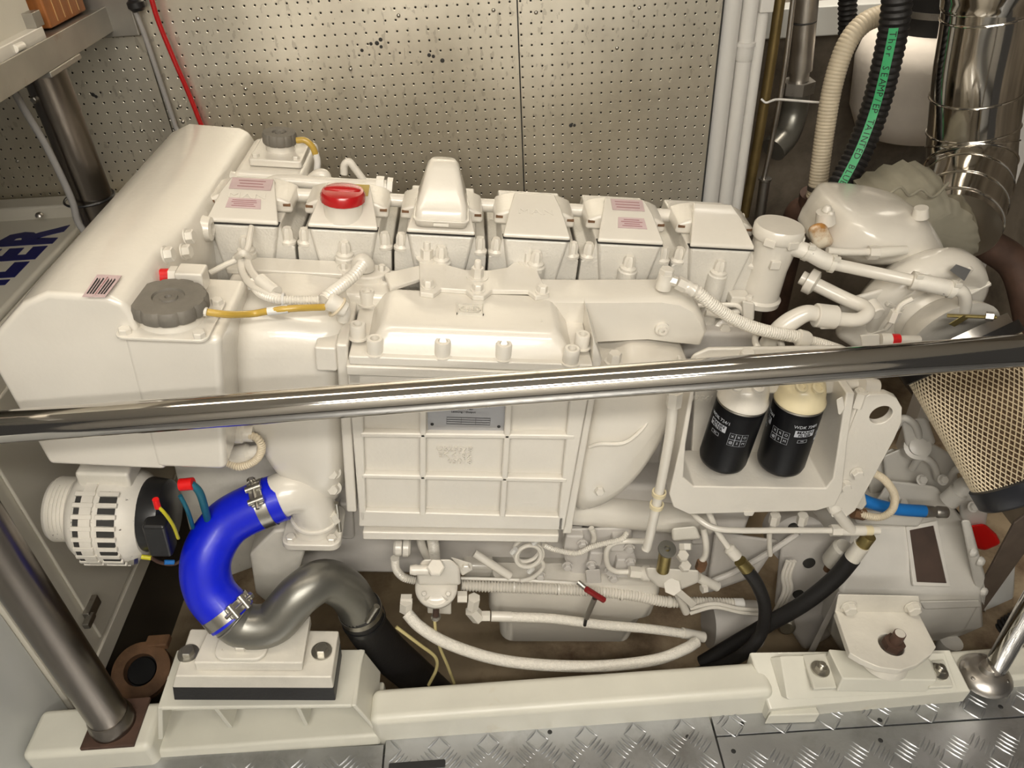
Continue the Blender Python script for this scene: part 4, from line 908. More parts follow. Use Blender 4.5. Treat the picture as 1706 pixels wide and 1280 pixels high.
# fuel pipe under the tray with tee
fp = thing('fuel_line', 'white rigid fuel line with brass-yellow tee under the bracket', 'pipe', L(1280, 880, y=-.22))
part(fp, 'pipe', MB().tube([L(1152, 852, y=-.2), L(1165, 866, y=-.22), L(1190, 880, y=-.235), L(1230, 884, y=-.24), L(1300, 884, y=-.24), L(1392, 884, y=-.24)], .0058, 14), M['paint_smooth'])
part(fp, 'nut', nut_mb(MB(), L(1384, 884, y=-.24), L(1400, 884, y=-.24), .0115), M['paint'])
part(fp, 'tee', MB().cyl(L(1398, 884, y=-.24), L(1440, 884, y=-.24), .010).cyl(L(1418, 884, y=-.24), L(1392, 850, y=-.24), .0105).cyl(L(1392, 850, y=-.24), L(1384, 834, y=-.23), .013), M['paint_smooth'], kind='stuff')
part(fp, 'yellow_fitting', MB().cyl(L(1438, 884, y=-.24), L(1452, 884, y=-.24), .0095), M['paint_yellow']); part(fp, 'end_fitting', MB().cyl(L(1452, 884, y=-.24), L(1464, 884, y=-.24), .008), M['paint'])
for u in (1292, 1338): part(fp, 'branch_nut', nut_mb(MB(), L(u, 858, y=-.22), L(u-3, 872, y=-.22), .010), M['paint'])
part(fp, 'branch_pipe', MB().tube([L(1290, 870, y=-.22), L(1282, 890, y=-.21), L(1283, 925, y=-.21)], .005, 10), M['paint'])
part(fp, 'branch_pipe', MB().tube([L(1180, 852, y=-.2), L(1195, 885, y=-.215), L(1215, 915, y=-.225)], .006, 12), M['paint_smooth'])

# ------------------------------------------------------------------ black hydraulic hoses
h1 = thing('hydraulic_hose', 'black hydraulic hose hanging down from the white fuel pipe', 'hose', L(1270, 1060, y=-.26), group='black hydraulic hoses')
part(h1, 'ferrule', MB().lathe(L(1213, 912, y=-.225), L(1245, 948, y=-.24)-L(1213, 912, y=-.225), [(.007, 0), (.0115, .004), (.0115, .028), (.0095, .030)], 20), M['paint'])
part(h1, 'green_band', MB().cyl(L(1233, 935, y=-.235), L(1248, 953, y=-.24), .012, .013), M['brass'])
part(h1, 'hose', MB().tube([L(1245, 950, y=-.24), L(1262, 975, y=-.25), L(1274, 1010, y=-.26), L(1270, 1050, y=-.27), L(1245, 1085, y=-.28), L(1200, 1110, y=-.26), L(1150, 1125, y=-.24)], .0128, 16), M['rubber'])
h2 = thing('hydraulic_hose', 'thick black hose rising to the brass fitting beside the gearbox', 'hose', L(1300, 1030, y=-.24), group='black hydraulic hoses')
part(h2, 'fitting', MB().cyl(L(1448, 893, y=-.24), L(1434, 912, y=-.24), .013), M['brass'])
part(h2, 'ferrule', MB().cyl(L(1436, 908, y=-.24), L(1416, 935, y=-.24), .0155), M['paint_old'])
part(h2, 'hose', MB().tube([L(1420, 930, y=-.24), L(1390, 965, y=-.24), L(1340, 1005, y=-.24), L(1280, 1040, y=-.23), L(1220, 1075, y=-.22), L(1170, 1105, y=-.22)], .0165, 18), M['rubber'])

# ------------------------------------------------------------------ gearbox and bell housing
gb = thing('gearbox', 'white marine gearbox with dark brown inspection window', 'gearbox', L(1500, 1080, y=-.15))
body = [L(1440, 880, y=-.10), L(1606, 874, y=-.10), L(1636, 990, y=-.20), L(1400, 985, y=-.20), L(1640, 1045, y=-.20), L(1385, 1060, y=-.20)]
low = [V((p.x, .15, p.z)) for p in body]+[L(1600, 1062, y=-.16), L(1400, 1085, y=-.16), L(1470, 866, y=-.02), L(1604, 862, y=-.02)]
part(gb, 'housing', hull(MB(), body+low), M['gearbox'], .008, 3)
part(gb, 'lower_ledge', hull(MB(), [L(u, v, y=y) for u, v in ((1530, 1002), (1632, 1000), (1636, 1012), (1540, 1016)) for y in (-.21, -.15)]), M['gearbox'], .004)
part(gb, 'lower_case', hull(MB(), [L(u, v, y=y) for u, v in ((1525, 1010), (1630, 1008), (1606, 1052), (1560, 1068), (1500, 1070)) for y in (-.205, -.1)]), M['gearbox'], .006)
part(gb, 'drain_boss', MB().lathe(L(1570, 1090, y=-.18), Z_, [(.020, 0), (.024, .015), (.026, .05)], 20), M['gearbox'])
n0 = (body[1]-body[0]).cross(body[3]-body[0]).normalized(); n0 = n0 if n0.z > 0 else -n0
def on_top(u, v):   # point on the sloping top face
    d = EMI.to_3x3() @ sight(u, v); c = EMI @ CAM; return c+d*((body[0]-c).dot(n0)/d.dot(n0))
win = [on_top(u, v) for u, v in ((1514, 884), (1554, 876), (1576, 972), (1526, 970))]
part(gb, 'window', MB().prism([p-n0*.001 for p in win], n0*.0025), M['brown_panel'], label='dark brown stained inspection window')
wf = [on_top(u, v) for u, v in ((1508, 878), (1560, 868), (1582, 978), (1520, 976))]
fr_ = MB(); fr_.loft([[p+n0*h for p in q] for q, h in ((wf, -.002), (wf, .004), (win, .004), (win, -.002))], False)
part(gb, 'window_frame', fr_, M['gearbox'], .001)
part(gb, 'end_flange', hull(MB(), [L(u, v, y=y) for u, v in ((1600, 866), (1616, 866), (1648, 985), (1642, 1022), (1628, 1000)) for y in (-.19, .05)]), M['gearbox'], .006)
for u, v in ((1620, 920), (1632, 935), (1637, 985)): bolt(gb, L(u, v, y=-.19), (.5, -.8, .3), .011, .010, 'dome', M['gearbox'])
part(gb, 'top_cover', hull(MB(), [L(u, v, y=y) for u, v in ((1420, 845), (1540, 862), (1530, 878), (1425, 872)) for y in (-.12, -.03)]), M['gearbox'], .005)
bell = part(gb, 'bell_housing', hull(MB(), [L(u, v, y=y) for u, v in ((1300, 905), (1345, 880), (1420, 880), (1400, 985), (1385, 1060), (1340, 1085), (1290, 1010)) for y in (-.14, .2)]), M['block'], .012, 3)
for u, v, r in ((1348, 938, .013), (1330, 990, .012), (1322, 880, .01)): part(bell, 'bolt_hole', MB().lathe(L(u, v, y=-.142), (0, -1, .2), [(r, -.004), (r, .002), (.0005, .002)], 18), M['crevice'])
part(bell, 'side_rib', hull(MB(), [L(u, v, y=y) for u, v in ((1396, 985), (1404, 990), (1358, 1086), (1346, 1086)) for y in (-.20, -.12)]), M['block'], .002)
part(gb, 'solenoid', MB().lathe(L(1386, 938, y=-.19), (.12, -.1, 1), [(.020, 0), (.0225, .004), (.0225, .05), (.018, .056)], 22), M['paint_old'])
part(gb, 'solenoid_pin', MB().cyl(L(1378, 950, y=-.19), L(1384, 935, y=-.19), .008), M['rust'])
part(gb, 'drain_plug', MB().lathe(L(1310, 1045, y=-.17), (-.3, -1, .3), [(.02, -.03), (.02, 0), (.014, .006)], 18), M['zinc'])
# control valve clutter between the gearbox and the air filter
for nm, pts, ys, mt in (('valve_block', ((1470, 760), (1540, 730), (1590, 760), (1600, 830), (1560, 870), (1480, 850)), (-.02, .10), 'gearbox'),
        ('valve_cap', ((1500, 700), (1545, 695), (1560, 740), (1510, 750)), (-.05, .03), 'gearbox'),
        ('valve_cover', ((1440, 770), (1490, 745), (1500, 800), (1450, 830)), (.0, .08), 'gearbox'),
        ('valve_plate', ((1480, 800), (1560, 810), (1600, 862), (1440, 868)), (-.06, .02), 'gearbox'),
        ('mount_lug', ((1595, 800), (1650, 830), (1640, 885), (1600, 880)), (-.04, .05), 'gearbox')):
    part(gb, nm, hull(MB(), [L(u, v, y=y) for u, v in pts for y in ys]), M[mt], .008, 3)
part(gb, 'valve_turret', MB().lathe(L(1580, 835, y=-.09), V((.25, -.1, 1)), [(.020, 0), (.020, .03), (.016, .032), (.016, .04), (.020, .042), (.019, .055), (.014, .06), (.001, .062)], 22), M['gearbox'], ang=50)
part(gb, 'valve_spool', MB().lathe(L(1528, 745, y=-.05), V((-.3, -.6, .6)), [(.026, -.03), (.026, .004), (.018, .006), (.018, .016), (.010, .018)], 24), M['gearbox'], ang=50)
for u, v in ((1535, 800), (1490, 830), (1503, 838), (1570, 800), (1620, 845)): bolt(gb, L(u, v, y=-.065), (0, -.7, .7), .009, .008, 'hex', M['gearbox'], washer=1.3)
for u, v in ((1510, 705), (1540, 770), (1600, 790)): part(gb, 'pipe_bend', MB().tube([L(u-20, v+10, y=-.04), L(u-5, v-8, y=-.06), L(u+15, v+4, y=-.06), L(u+22, v+28, y=-.04)], .0075, 12), M['gearbox'])
part(gb, 'red_guard', hull(MB(), [L(u, v, y=y) for u, v in ((1614, 876), (1640, 872), (1660, 890), (1668, 906), (1640, 918), (1616, 910)) for y in (-.06, .02)]), M['bright_red'], .008, 3, label='bright red guard')
# blue hose and cream loop
bh2 = thing('blue_pipe', 'blue hose with grey crimped fitting above the gearbox', 'hose', L(1500, 850, y=-.13))
part(bh2, 'hose', MB().tube([L(1425, 826, y=-.12), L(1450, 838, y=-.13), L(1490, 848, y=-.135), L(1540, 852, y=-.135)], .0125, 16), M['blue_line'])
part(bh2, 'ferrule', MB().lathe(L(1538, 852, y=-.135), L(1598, 855, y=-.135)-L(1538, 852, y=-.135), [(.012, 0), (.0128, .003), (.0115, .022), (.0095, .026), (.0125, .032), (.012, .05)], 18), M['steel_dull'])
clp = thing('cable_loop', 'cream ribbed cable looping past the lifting eye', 'cable', L(1480, 830, y=-.17))
part(clp, 'conduit', MB().ribbed([L(1452, 786, y=-.18), L(1474, 800, y=-.18), L(1490, 825, y=-.18), L(1486, 850, y=-.18), L(1465, 862, y=-.18), L(1438, 858, y=-.18), L(1425, 850, y=-.17)], .0072, .004, .0006, 12), M['cream_hose'])
part(clp, 'connector', hull(MB(), [L(u, v, y=y) for u, v in ((1422, 845), (1440, 818), (1444, 840), (1436, 850)) for y in (-.20, -.17)]), M['paint_old'], .002)
part(clp, 'nut', nut_mb(MB(), L(1420, 854, y=-.175), L(1440, 858, y=-.175), .012), M['rust'])
# shaft strap, rag and dark machinery low at the right
solo('flat_strap', 'brown flat steel strap slanting down behind the gearbox', 'strap', MB().prism([L(u, v, y=-.19) for u, v in ((1690, 872), (1720, 850), (1720, 905), (1636, 1022), (1618, 1026), (1616, 1012))], (0, .006, 0)), M['strap_brown'], bevel=.002)
solo('white_rag', 'crumpled white rag behind the brown strap', 'cloth', hull(MB(), [L(u, v, y=y)+V((random.uniform(-.008, .008),)*3) for u, v in ((1640, 980), (1665, 925), (1690, 935), (1688, 995), (1650, 1002), (1620, 1030), (1640, 1015)) for y in (.0, .06)]), M['white_cloth'], bevel=.006)
solo('bilge_pump', 'green bilge pump body low behind the gearbox', 'pump', MB().lathe(L(1640, 1060, y=.05), (.3, -.2, 1), [(.05, 0), (.06, .02), (.06, .08), (.04, .10)], 24), M['green_machine'])
solo('black_hose', 'thick black ribbed hose low behind the gearbox', 'hose', MB().ribbed([L(1560, 1110, y=-.05), L(1640, 1075, y=-.05), L(1720, 1030, y=-.05)], .035, .01, .002, 18), M['rubber'])
solo('exhaust_pipe', 'dark rusty curved pipe behind the turbocharger', 'pipe', MB().tube([W(1640, 405, y=.30), W(1690, 440, y=.27), W(1712, 500, y=.22), W(1720, 580, y=.18), W(1700, 660, y=.15)], .035, 20), M['rust_dark'], 'W')

# ------------------------------------------------------------------ lagging and bright exhaust duct
lg = smooth_poly([W(u, v, y=.30) for u, v in ((1440, 330), (1475, 302), (1530, 286), (1565, 295), (1610, 330), (1622, 380), (1605, 418), (1540, 420), (1470, 400))], 5)
cen = sum(lg, V())/len(lg)
lg = [p+(p-cen).normalized()*.006*math.sin(i*2.1) for i, p in enumerate(lg)]
ls = thing('pipe_lagging', 'greyish cloth lagging tied round the exhaust bend', 'insulation', W(1540, 410, y=.30), 'W')
part(ls, 'blanket', MB().puff(lg, [(-.10, .45), (-.085, .68), (-.05, .90), (0, 1), (.07, .95), (.11, .7)]), M['lagging'], ang=70)
tie = MB().tube([W(1452, 318, y=.22), W(1480, 322, y=.2), W(1500, 312, y=.2), W(1515, 326, y=.2), W(1535, 316, y=.2), W(1555, 328, y=.2), W(1580, 305, y=.22)], .003, 8)
part(ls, 'tie_wire', tie, M['lagging'])
dp = [W(1655, -60, y=.42), W(1650, 20, y=.42), W(1632, 120, y=.42), W(1622, 200, y=.42), W(1618, 245, y=.41), W(1614, 290, y=.37), W(1600, 340, y=.30), W(1588, 380, y=.24)]
dsp = spline(dp, 8)
dk = thing('exhaust_duct', 'mirror bright segmented metal exhaust duct at upper right', 'duct', dp[-1], 'W')
part(dk, 'duct_pipe', MB().sweep(dsp, .088, 48), M['duct'], ang=60)
for i, t in ((6, .0015), (8, .0025), (19, .0025), (26, .0025), (31, .0025), (37, .0025), (43, .0025), (48, .0025), (54, .003)):
    ax = (dsp[min(i+1, len(dsp)-1)]-dsp[i-1]); part(dk, 'joint_ring', MB().torus(dsp[i], ax, .0885, t, 48, 8), M['duct'])
part(dk, 'upper_cone', MB().lathe(dsp[6], Z_, [(.089, -.015), (.092, 0), (.120, .05), (.125, .12)], 48), M['duct'], ang=60)

# ------------------------------------------------------------------ pipes and vessels in the recess (world frame)
for xx, r, lab in ((.545, .026, 'widest white plastic pipe next to the perforated wall'), (.590, .0175, 'middle white plastic pipe with coupling collar'), (.620, .0125, 'thinnest white plastic pipe of the three')):
    t = thing('plastic_pipe', lab, 'pipe', (xx, .60, -.3), 'W', 'white plastic pipes')
    part(t, 'pipe', MB().cyl((xx, .60, -.3), (xx, .60, 1.97), r, n=24), M['pvc'])
    if r == .0175:
        z = W(1240, 80, y=.58).z; part(t, 'coupling', MB().lathe((xx, .60, z-.028), Z_, [(.0175, -.004), (.0195, 0), (.0195, .028), (.0225, .028), (.0225, .036), (.0185, .037)], 24), M['pvc'], ang=50)
    if r == .0125: part(t, 'clip', MB().box(xx-.013, xx+.016, .582, .60, W(1278, 5, y=.58).z-.02, W(1278, 5, y=.58).z+.02), M['pvc'], .002)
for pts, r, mt, lab in (([(1302, -20), (1285, 100), (1262, 240), (1240, 360)], .0125, 'copper_old', 'aged brassy pipe behind the white plastic pipes'), ([(1324, -20), (1305, 130), (1285, 240), (1272, 300)], .0065, 'steel', 'thin steel rod beside the brassy pipe')):
    solo('service_pipe', lab, 'pipe', MB().tube([W(u, v, y=.70) for u, v in pts], r, 14), M[mt], 'W')
solo('rod_sleeve', 'grey sleeve on the end of the thin steel rod', 'sleeve', MB().lathe(W(1264, 372, y=.70), W(1275, 296, y=.70)-W(1264, 372, y=.70), [(.014, 0), (.014, .12), (.017, .122), (.017, .127), (.007, .128)], 20), M['steel_dull'], 'W')
solo('cable_tie', 'white cable tie round the brassy pipe', 'cable tie', MB().tube([W(1268, 165, y=.68), W(1276, 171, y=.675), W(1286, 168, y=.675), W(1300, 166, y=.68), W(1364, 171, y=.69)], .0028, 8), M['pvc'], 'W')
wv = thing('water_valve', 'steel standpipe with hexagon union and dark lower bend', 'pipe', W(1320, 250, y=.8), 'W')
part(wv, 'pipe', MB().tube([W(1346, -30, y=.80), W(1338, 60, y=.80), W(1333, 118, y=.80)], .029, 22), M['steel'])
part(wv, 'neck', MB().tube([W(1333, 116, y=.80), W(1330, 138, y=.80)], .024, 22), M['steel'])
part(wv, 'union', nut_mb(MB(), W(1330, 134, y=.80), W(1327, 154, y=.80), .043), M['steel_dull'])
part(wv, 'lower_bend', MB().tube([W(1327, 154, y=.80), W(1322, 190, y=.80), W(1310, 225, y=.78), W(1288, 250, y=.75)], .034, 22), M['pipe_gray'])
part(wv, 'clip', MB().torus(W(1338, 36, y=.80), W(1338, 60, y=.80)-W(1346, -30, y=.80), .030, .002, 30, 6), M['crevice'])
t = thing('suction_hose', 'cream ribbed suction hose arching down beside the drum', 'hose', W(1355, 330, y=.62), 'W')
part(t, 'hose', MB().ribbed([W(1480, 22, y=.66), W(1440, 38, y=.65), W(1410, 75, y=.64), W(1388, 140, y=.63), W(1374, 220, y=.62), W(1362, 310, y=.61), W(1356, 335, y=.61)], .0225, .008, .0007, 18), M['cream_hose'])
part(t, 'clamp', band(MB(), W(1362, 312, y=.61), (-.05, 0, 1), .0232, .012, .001), M['steel_dull'])
solo('rusty_elbow', 'dark rusty pipe elbow below the cream hose', 'pipe', MB().tube([W(1356, 322, y=.62), W(1350, 345, y=.63), W(1330, 355, y=.65), W(1318, 400, y=.66), V((.80, .67, .2)), V((.80, .67, -.34))], .034, 20), M['rust_dark'], 'W')
bk = thing('drain_hose', 'black ribbed hose with green lettered stripe', 'hose', W(1400, 320, y=.45), 'W')
hp = [W(1497, -25, y=.50), W(1490, 40, y=.50), W(1476, 110, y=.50), W(1458, 180, y=.50), W(1432, 250, y=.48), W(1398, 315, y=.45), W(1370, 360, y=.42)]
part(bk, 'hose', MB().ribbed(hp, .0295, .0135, .0016, 24), M['rubber'])
hs = spline(hp, 8); sv = []; wn = []
for i, p in enumerate(hs):
    tg = (hs[min(i+1, len(hs)-1)]-hs[max(0, i-1)]).normalized(); to = (CAM-p); to -= tg*to.dot(tg); to.normalize(); sd = tg.cross(to); wn.append((p, tg, to, sd))
    sv += [p+to*.0312-sd*.0090, p+to*.0322, p+to*.0312+sd*.0090] if i >= 8 else []
n3 = len(sv)//3
part(bk, 'stripe', MB().add(sv, [(3*j+a, 3*j+a+1, 3*j+a+4, 3*j+a+3) for j in range(n3-1) for a in (0, 1)]), M['green_stripe'], label='green stripe')
e = MB(); txt = 'Thor SEAMP/EP TAINTED BLUE'
D = [0]
for i in range(1, len(hs)): D.append(D[-1]+(hs[i]-hs[i-1]).length)
for k, chh in enumerate(txt):
    if chh == ' ': continue
    d_ = D[8]+.012+k*.0135
    j = max(i for i in range(len(D)) if D[i] <= d_) if d_ < D[-1] else None
    if j is None or j >= len(hs)-1: break
    p = hs[j].lerp(hs[j+1], (d_-D[j])/(D[j+1]-D[j])); _, tg, to, sd = wn[j]
    put_text(e, chh, .0190, p+to*.0322, tg, to.cross(tg), .0004)
part(bk, 'lettering', e, M['ink'], kind='stuff', label='dark stencilled lettering')
dr = thing('insulated_drum', 'pale plastered round silencer drum behind the striped hose', 'drum', W(1500, 250, y=.9), 'W')
dc_ = W(1530, 150, y=.98); zt, zb_ = W(1500, 72, y=.86).z, W(1500, 215, y=.80).z; dx_ = W(1418, 170, y=.97).x+.178
part(dr, 'shell', MB().lathe((dx_, .97, 0), Z_, [(.06, zb_-.075), (.135, zb_-.065), (.165, zb_), (.178, zt-.07), (.165, zt-.02), (.12, zt+.005), (.06, zt+.01)], 48), M['drum'], ang=60)
part(dr, 'neck', MB().cyl((dx_, .97, zt), (dx_, .97, zt+.14), .115, n=40), M['rubber'])
part(dr, 'clamp', band(MB(), (dx_, .97, zt+.055), Z_, .116, .016, .002, 40), M['steel_dull'])
part(dr, 'top_pipe', MB().cyl((dx_, .97, zt+.14), (dx_, .97, 1.97), .10, n=40), M['rubber'])
solo('black_hose', 'narrow black hose hanging at the top behind the cream hose', 'hose', MB().ribbed([W(1412, -40, y=.90), W(1412, 10, y=.90), W(1412, 55, y=.90)], .022, .012, .002, 16), M['rubber'], 'W')
solo('cross_beam', 'grey painted beam across the top of the recess', 'beam', MB().box(.52, 1.46, 1.08, 1.16, W(1380, 60, y=1.08).z, W(1380, 10, y=1.08).z), M['cabinet_white'], 'W', bevel=.004)
# ================================================================== blue hose, steel bend and black hose
def tl(pts): return [L(u, v, y=y) for u, v, y in pts]
hsE = tl([(470, 828, -.215), (432, 842, -.225), (376, 874, -.245), (344, 930, -.285), (350, 985, -.315), (388, 1030, -.340)])
hose = thing('charge_hose', 'bright blue silicone elbow hose with two steel clamps', 'hose', hsE[-1])
part(hose, 'hose', MB().tube(hsE, .0420, 36, 12), M['blue_hose'])
def t_clamp(par, c, ax, r, scr):
    ax = V(ax).normalized(); cl = part(par, 'hose_clamp', band(MB(), c, ax, r, .020, .0016, 48), M['zinc'], ang=50)
    s = V(scr); s = (s-ax*s.dot(ax)).normalized(); tg = ax.cross(s); q = V(c)+s*(r+.007)
    part(cl, 'clamp_bridge', MB().prism([q+tg*a+ax*b-s*.005 for a, b in ((-.022, -.011), (.022, -.011), (.022, .011), (-.022, .011))], s*.006), M['zinc'], .002)
    part(cl, 'trunnion', MB().cyl(q+tg*.014-ax*.013+s*.003, q+tg*.014+ax*.013+s*.003, .0055, n=14), M['zinc'])
    part(cl, 'trunnion', MB().cyl(q-tg*.010-ax*.013+s*.003, q-tg*.010+ax*.013+s*.003, .0055, n=14), M['zinc'])
    part(cl, 'clamp_bolt', MB().cyl(q-tg*.022+s*.004, q+tg*.030+s*.004, .0032, n=12), M['zinc'])
    bolt(cl, q-tg*.022+s*.004, -tg, .007, .006, 'hex', M['zinc'])
t_clamp(hose, hsE[1]+(hsE[0]-hsE[1])*.25, hsE[0]-hsE[1], .0422, (-.3, -.5, .9))
t_clamp(hose, hsE[5]+(hsE[4]-hsE[5])*.25, hsE[5]-hsE[4], .0422, (.8, -.5, .4))
el = part(EN, 'charge_elbow', MB().tube(tl([(455, 832, -.218), (482, 820, -.210), (508, 824, -.20), (524, 850, -.20), (528, 880, -.20)]), .0395, 32, 8), M['paint_smooth'])
c = L(520, 858, y=-.20); part(el, 'band_ring', MB().torus(L(525, 858, y=-.20), (.05, -.1, 1), .0405, .0045, 40, 8), M['paint'])
part(el, 'base_flange', MB().prism(rrect(L(525, 884, y=-.20), X_, Y_, .052, .050, .018), (0, 0, .016)), M['paint'], .003)
for dx, dy in ((.036, -.036), (-.036, -.036)): bolt(el, L(525, 884, y=-.20)+V((dx, dy, .016)), Z_, .009, .008, 'hex')
part(el, 'v_band_bolt', MB().cyl(L(560, 838, y=-.215), L(566, 886, y=-.215), .004, n=10), M['zinc'])
part(el, 'v_band_lug', nut_mb(MB(), L(553, 855, y=-.215), L(560, 868, y=-.215), .010), M['paint_old'])
gp = tl([(380, 1022, -.336), (408, 1043, -.344), (455, 1038, -.340), (500, 990, -.310), (540, 968, -.28), (578, 985, -.255), (602, 1022, -.245)])
sb = thing('steel_bend', 'dark grey S-shaped metal pipe between blue and black hoses', 'pipe', gp[1])
part(sb, 'pipe', MB().tube(gp, .0385, 36, 10), M['pipe_gray'])
part(sb, 'bead', MB().torus(gp[0].lerp(gp[1], .35), gp[1]-gp[0], .0388, .0022, 40, 8), M['pipe_gray'])
bp_ = tl([(598, 1012, -.245), (612, 1045, -.24), (645, 1085, -.225), (690, 1125, -.20), (740, 1170, -.18)])
bhz = thing('rubber_hose', 'thick black rubber hose dropping into the bilge', 'hose', bp_[2])
part(bhz, 'hose', MB().tube(bp_, .0405, 32, 10), M['rubber'])
ax = (bp_[1]-bp_[0]).normalized()
cl = part(bhz, 'hose_clamp', band(MB(), bp_[0]+ax*.012, ax, .041, .013, .0015, 44), M['zinc'])
cl2 = part(bhz, 'hose_clamp', band(MB(), bp_[0]+ax*.040, ax, .0415, .011, .0015, 44), M['black'])
part(cl, 'clamp_screw', MB().cyl(L(628, 1010, y=-.275), L(612, 1035, y=-.28), .006, n=14), M['zinc'])

# ================================================================== alternator
ay = -.235; A0, A1 = L(118, 838, y=ay), L(300, 850, y=ay)
ac = A0.lerp(A1, .5); axx = V((1, 0, 0)); A_z = L(200, 858, y=ay).z
al = thing('alternator', 'white painted alternator with vent slots below the header tank', 'alternator', (ac.x, ay, A_z-.09))
xa = lambda u: L(u, 850, y=ay).x
O = V((0, ay, A_z))
part(al, 'pulley', MB().lathe(V((xa(92), ay, A_z+.012)), X_, [(.030, 0), (.052, .003), (.055, .008)]+[(.055-(.004 if k % 2 else 0), .010+k*.003) for k in range(10)]+[(.055, .042), (.03, .045)], 40), M['paint_chipped'], ang=25)
part(al, 'drive_end', MB().lathe(V((xa(128), ay, A_z)), X_, [(.035, 0), (.066, .006), (.078, .020), (.082, .048), (.082, .056)], 40), M['paint_chipped'], ang=40)
part(al, 'stator', MB().cyl(V((xa(166), ay, A_z)), V((xa(184), ay, A_z)), .085, n=40), M['paint'])
part(al, 'slip_ring_end', MB().lathe(V((xa(184), ay, A_z)), X_, [(.082, 0), (.082, .025), (.076, .050), (.066, .062), (.03, .066)], 40), M['paint_chipped'], ang=40)
for x0, w in ((xa(126)+.030, .026), (xa(188)+.006, .026)):
    for k in range(-4, 7):
        a = math.radians(-90-k*13+25); d = V((0, math.cos(a)*1, -math.sin(a)*1)); d = V((0, -math.cos(math.radians(k*13-15)), math.sin(math.radians(k*13-15))))
        t_ = d.cross(X_); c = V((x0+w/2, ay, A_z))+d*.0800
        part(al, 'vent_slot', MB().prism([c+X_*(w/2)*a_+t_*.0048*b_ for a_, b_ in ((-1, -1), (1, -1), (1, 1), (-1, 1))], d*.0035), M['crevice'])
for x0, w in ((xa(126)+.030, .026), (xa(188)+.006, .026)):
    for k in range(-5, 7):
        d = V((0, -math.cos(math.radians(k*13-8.5)), math.sin(math.radians(k*13-8.5)))); t_ = d.cross(X_); c = V((x0+w/2, ay, A_z))+d*.079
        part(al, 'fin', MB().prism([c+X_*(w/2+.003)*a_+t_*.0038*b_ for a_, b_ in ((-1, -1), (1, -1), (1, 1), (-1, 1))], d*.0065), M['paint'], .0008, 1)
part(al, 'rear_cover', MB().lathe(V((xa(244), ay, A_z+.004)), X_, [(.062, 0), (.064, .006), (.060, .034), (.050, .042), (.001, .043)], 36), M['black'], ang=40)
part(al, 'terminal_block', MB().box(xa(262), xa(300), ay-.068, ay-.035, A_z-.03, A_z+.045), M['black'], .006)
part(al, 'foot', hull(MB(), [L(u, v, y=y) for u, v in ((160, 915), (230, 915), (236, 930), (190, 928)) for y in (ay-.05, ay+.02)]), M['paint'], .004)
part(al, 'top_lug', MB().box(xa(150), xa(235), ay-.01, ay+.05, A_z+.07, A_z+.105), M['paint_old'], .006)
bolt(al, L(222, 930, y=ay-.06), (0, -.6, -.8), .008, .010, 'hex', M['zinc'])
part(al, 'red_boot', MB().cyl(L(300, 808, y=ay-.05), L(322, 806, y=ay-.05), .010, n=14), M['bright_red'])
part(al, 'power_cable', MB().tube(tl([(318, 806, ay-.05), (332, 820, ay-.05), (342, 850, ay-.04), (352, 890, ay)]), .0062, 12), M['teal_wire'])
part(al, 'thin_wire', MB().tube(tl([(300, 826, ay-.05), (312, 850, ay-.05), (322, 880, ay-.03)]), .0035, 10), M['teal_wire'])
part(al, 'red_terminal', MB().cyl(L(259, 832, y=ay-.075), L(263, 846, y=ay-.075), .005, n=10), M['bright_red'])
part(al, 'yellow_wire', MB().tube(tl([(262, 843, ay-.076), (274, 855, ay-.076), (288, 875, ay-.07), (297, 897, ay-.06)]), .0028, 10), M['yellow_wire'])
part(al, 'yellow_sleeve', MB().cyl(L(236, 928, y=ay-.06), L(252, 930, y=ay-.06), .004, n=10), M['yellow_wire'])
part(al, 'lower_wire', MB().tube(tl([(252, 930, ay-.06), (268, 938, ay-.05), (290, 940, ay-.04), (310, 930, ay-.03)]), .003, 10), M['rust_dark'])
part(al, 'blue_terminal', MB().cyl(L(274, 937, y=ay-.05), L(290, 937, y=ay-.045), .0042, n=10), M['blue_line'])

# ================================================================== left engine mount
yf = -.408
mt_ = thing('engine_mount', 'white engine mount with black rubber block on webbed channel', 'engine mount', L(420, 1250, y=-.37), group='engine mounts')
tf_ = lambda u, v, y=yf: L(u, v, y=y)
zc = [tf_(262, 1180), tf_(577, 1176)]
chn = part(mt_, 'channel_top', hull(MB(), [zc[0], zc[1]+X_*.010]+[p+Z_*-.010 for p in (zc[0], zc[1]+X_*.010)]+[V((p.x, -.29, p.z+dz)) for p in (zc[0], zc[1]+X_*.022) for dz in (0, -.010)]), M['paint_bed'], .004, 3)
e0, e1 = zc[1]+X_*.008, tf_(618, 1214)
part(mt_, 'channel_end', hull(MB(), [V((p.x+dx, y, p.z)) for p in (e0, e1) for dx in (0, .009) for y in (yf, -.29)]), M['paint_bed'], .003, 3)
s0, s1 = zc[0], tf_(263, 1233)
part(mt_, 'channel_end', hull(MB(), [V((p.x+dx, y, p.z)) for p in (s0, s1) for dx in (0, .009) for y in (yf, -.29)]), M['paint_bed'], .002)
part(mt_, 'channel_back', hull(MB(), [V((p.x, y, p.z)) for p in (s0, s1, e0, e1) for y in (-.352, -.345)]), M['paint_bed'])
for (ua, va), (ub, vb) in (((352, 1180), (378, 1224)), ((490, 1178), (505, 1220))):
    a, b = tf_(ua, va), tf_(ub, vb)
    part(mt_, 'web', hull(MB(), [V((p.x+dx, y, p.z)) for p, y0 in ((a, yf+.002), (b, yf+.012)) for dx in (0, .008) for y in (y0, -.35)]), M['paint_bed'], .0015)
bsl = [W(246, 1256, z=.0), W(634, 1236, z=.0)]
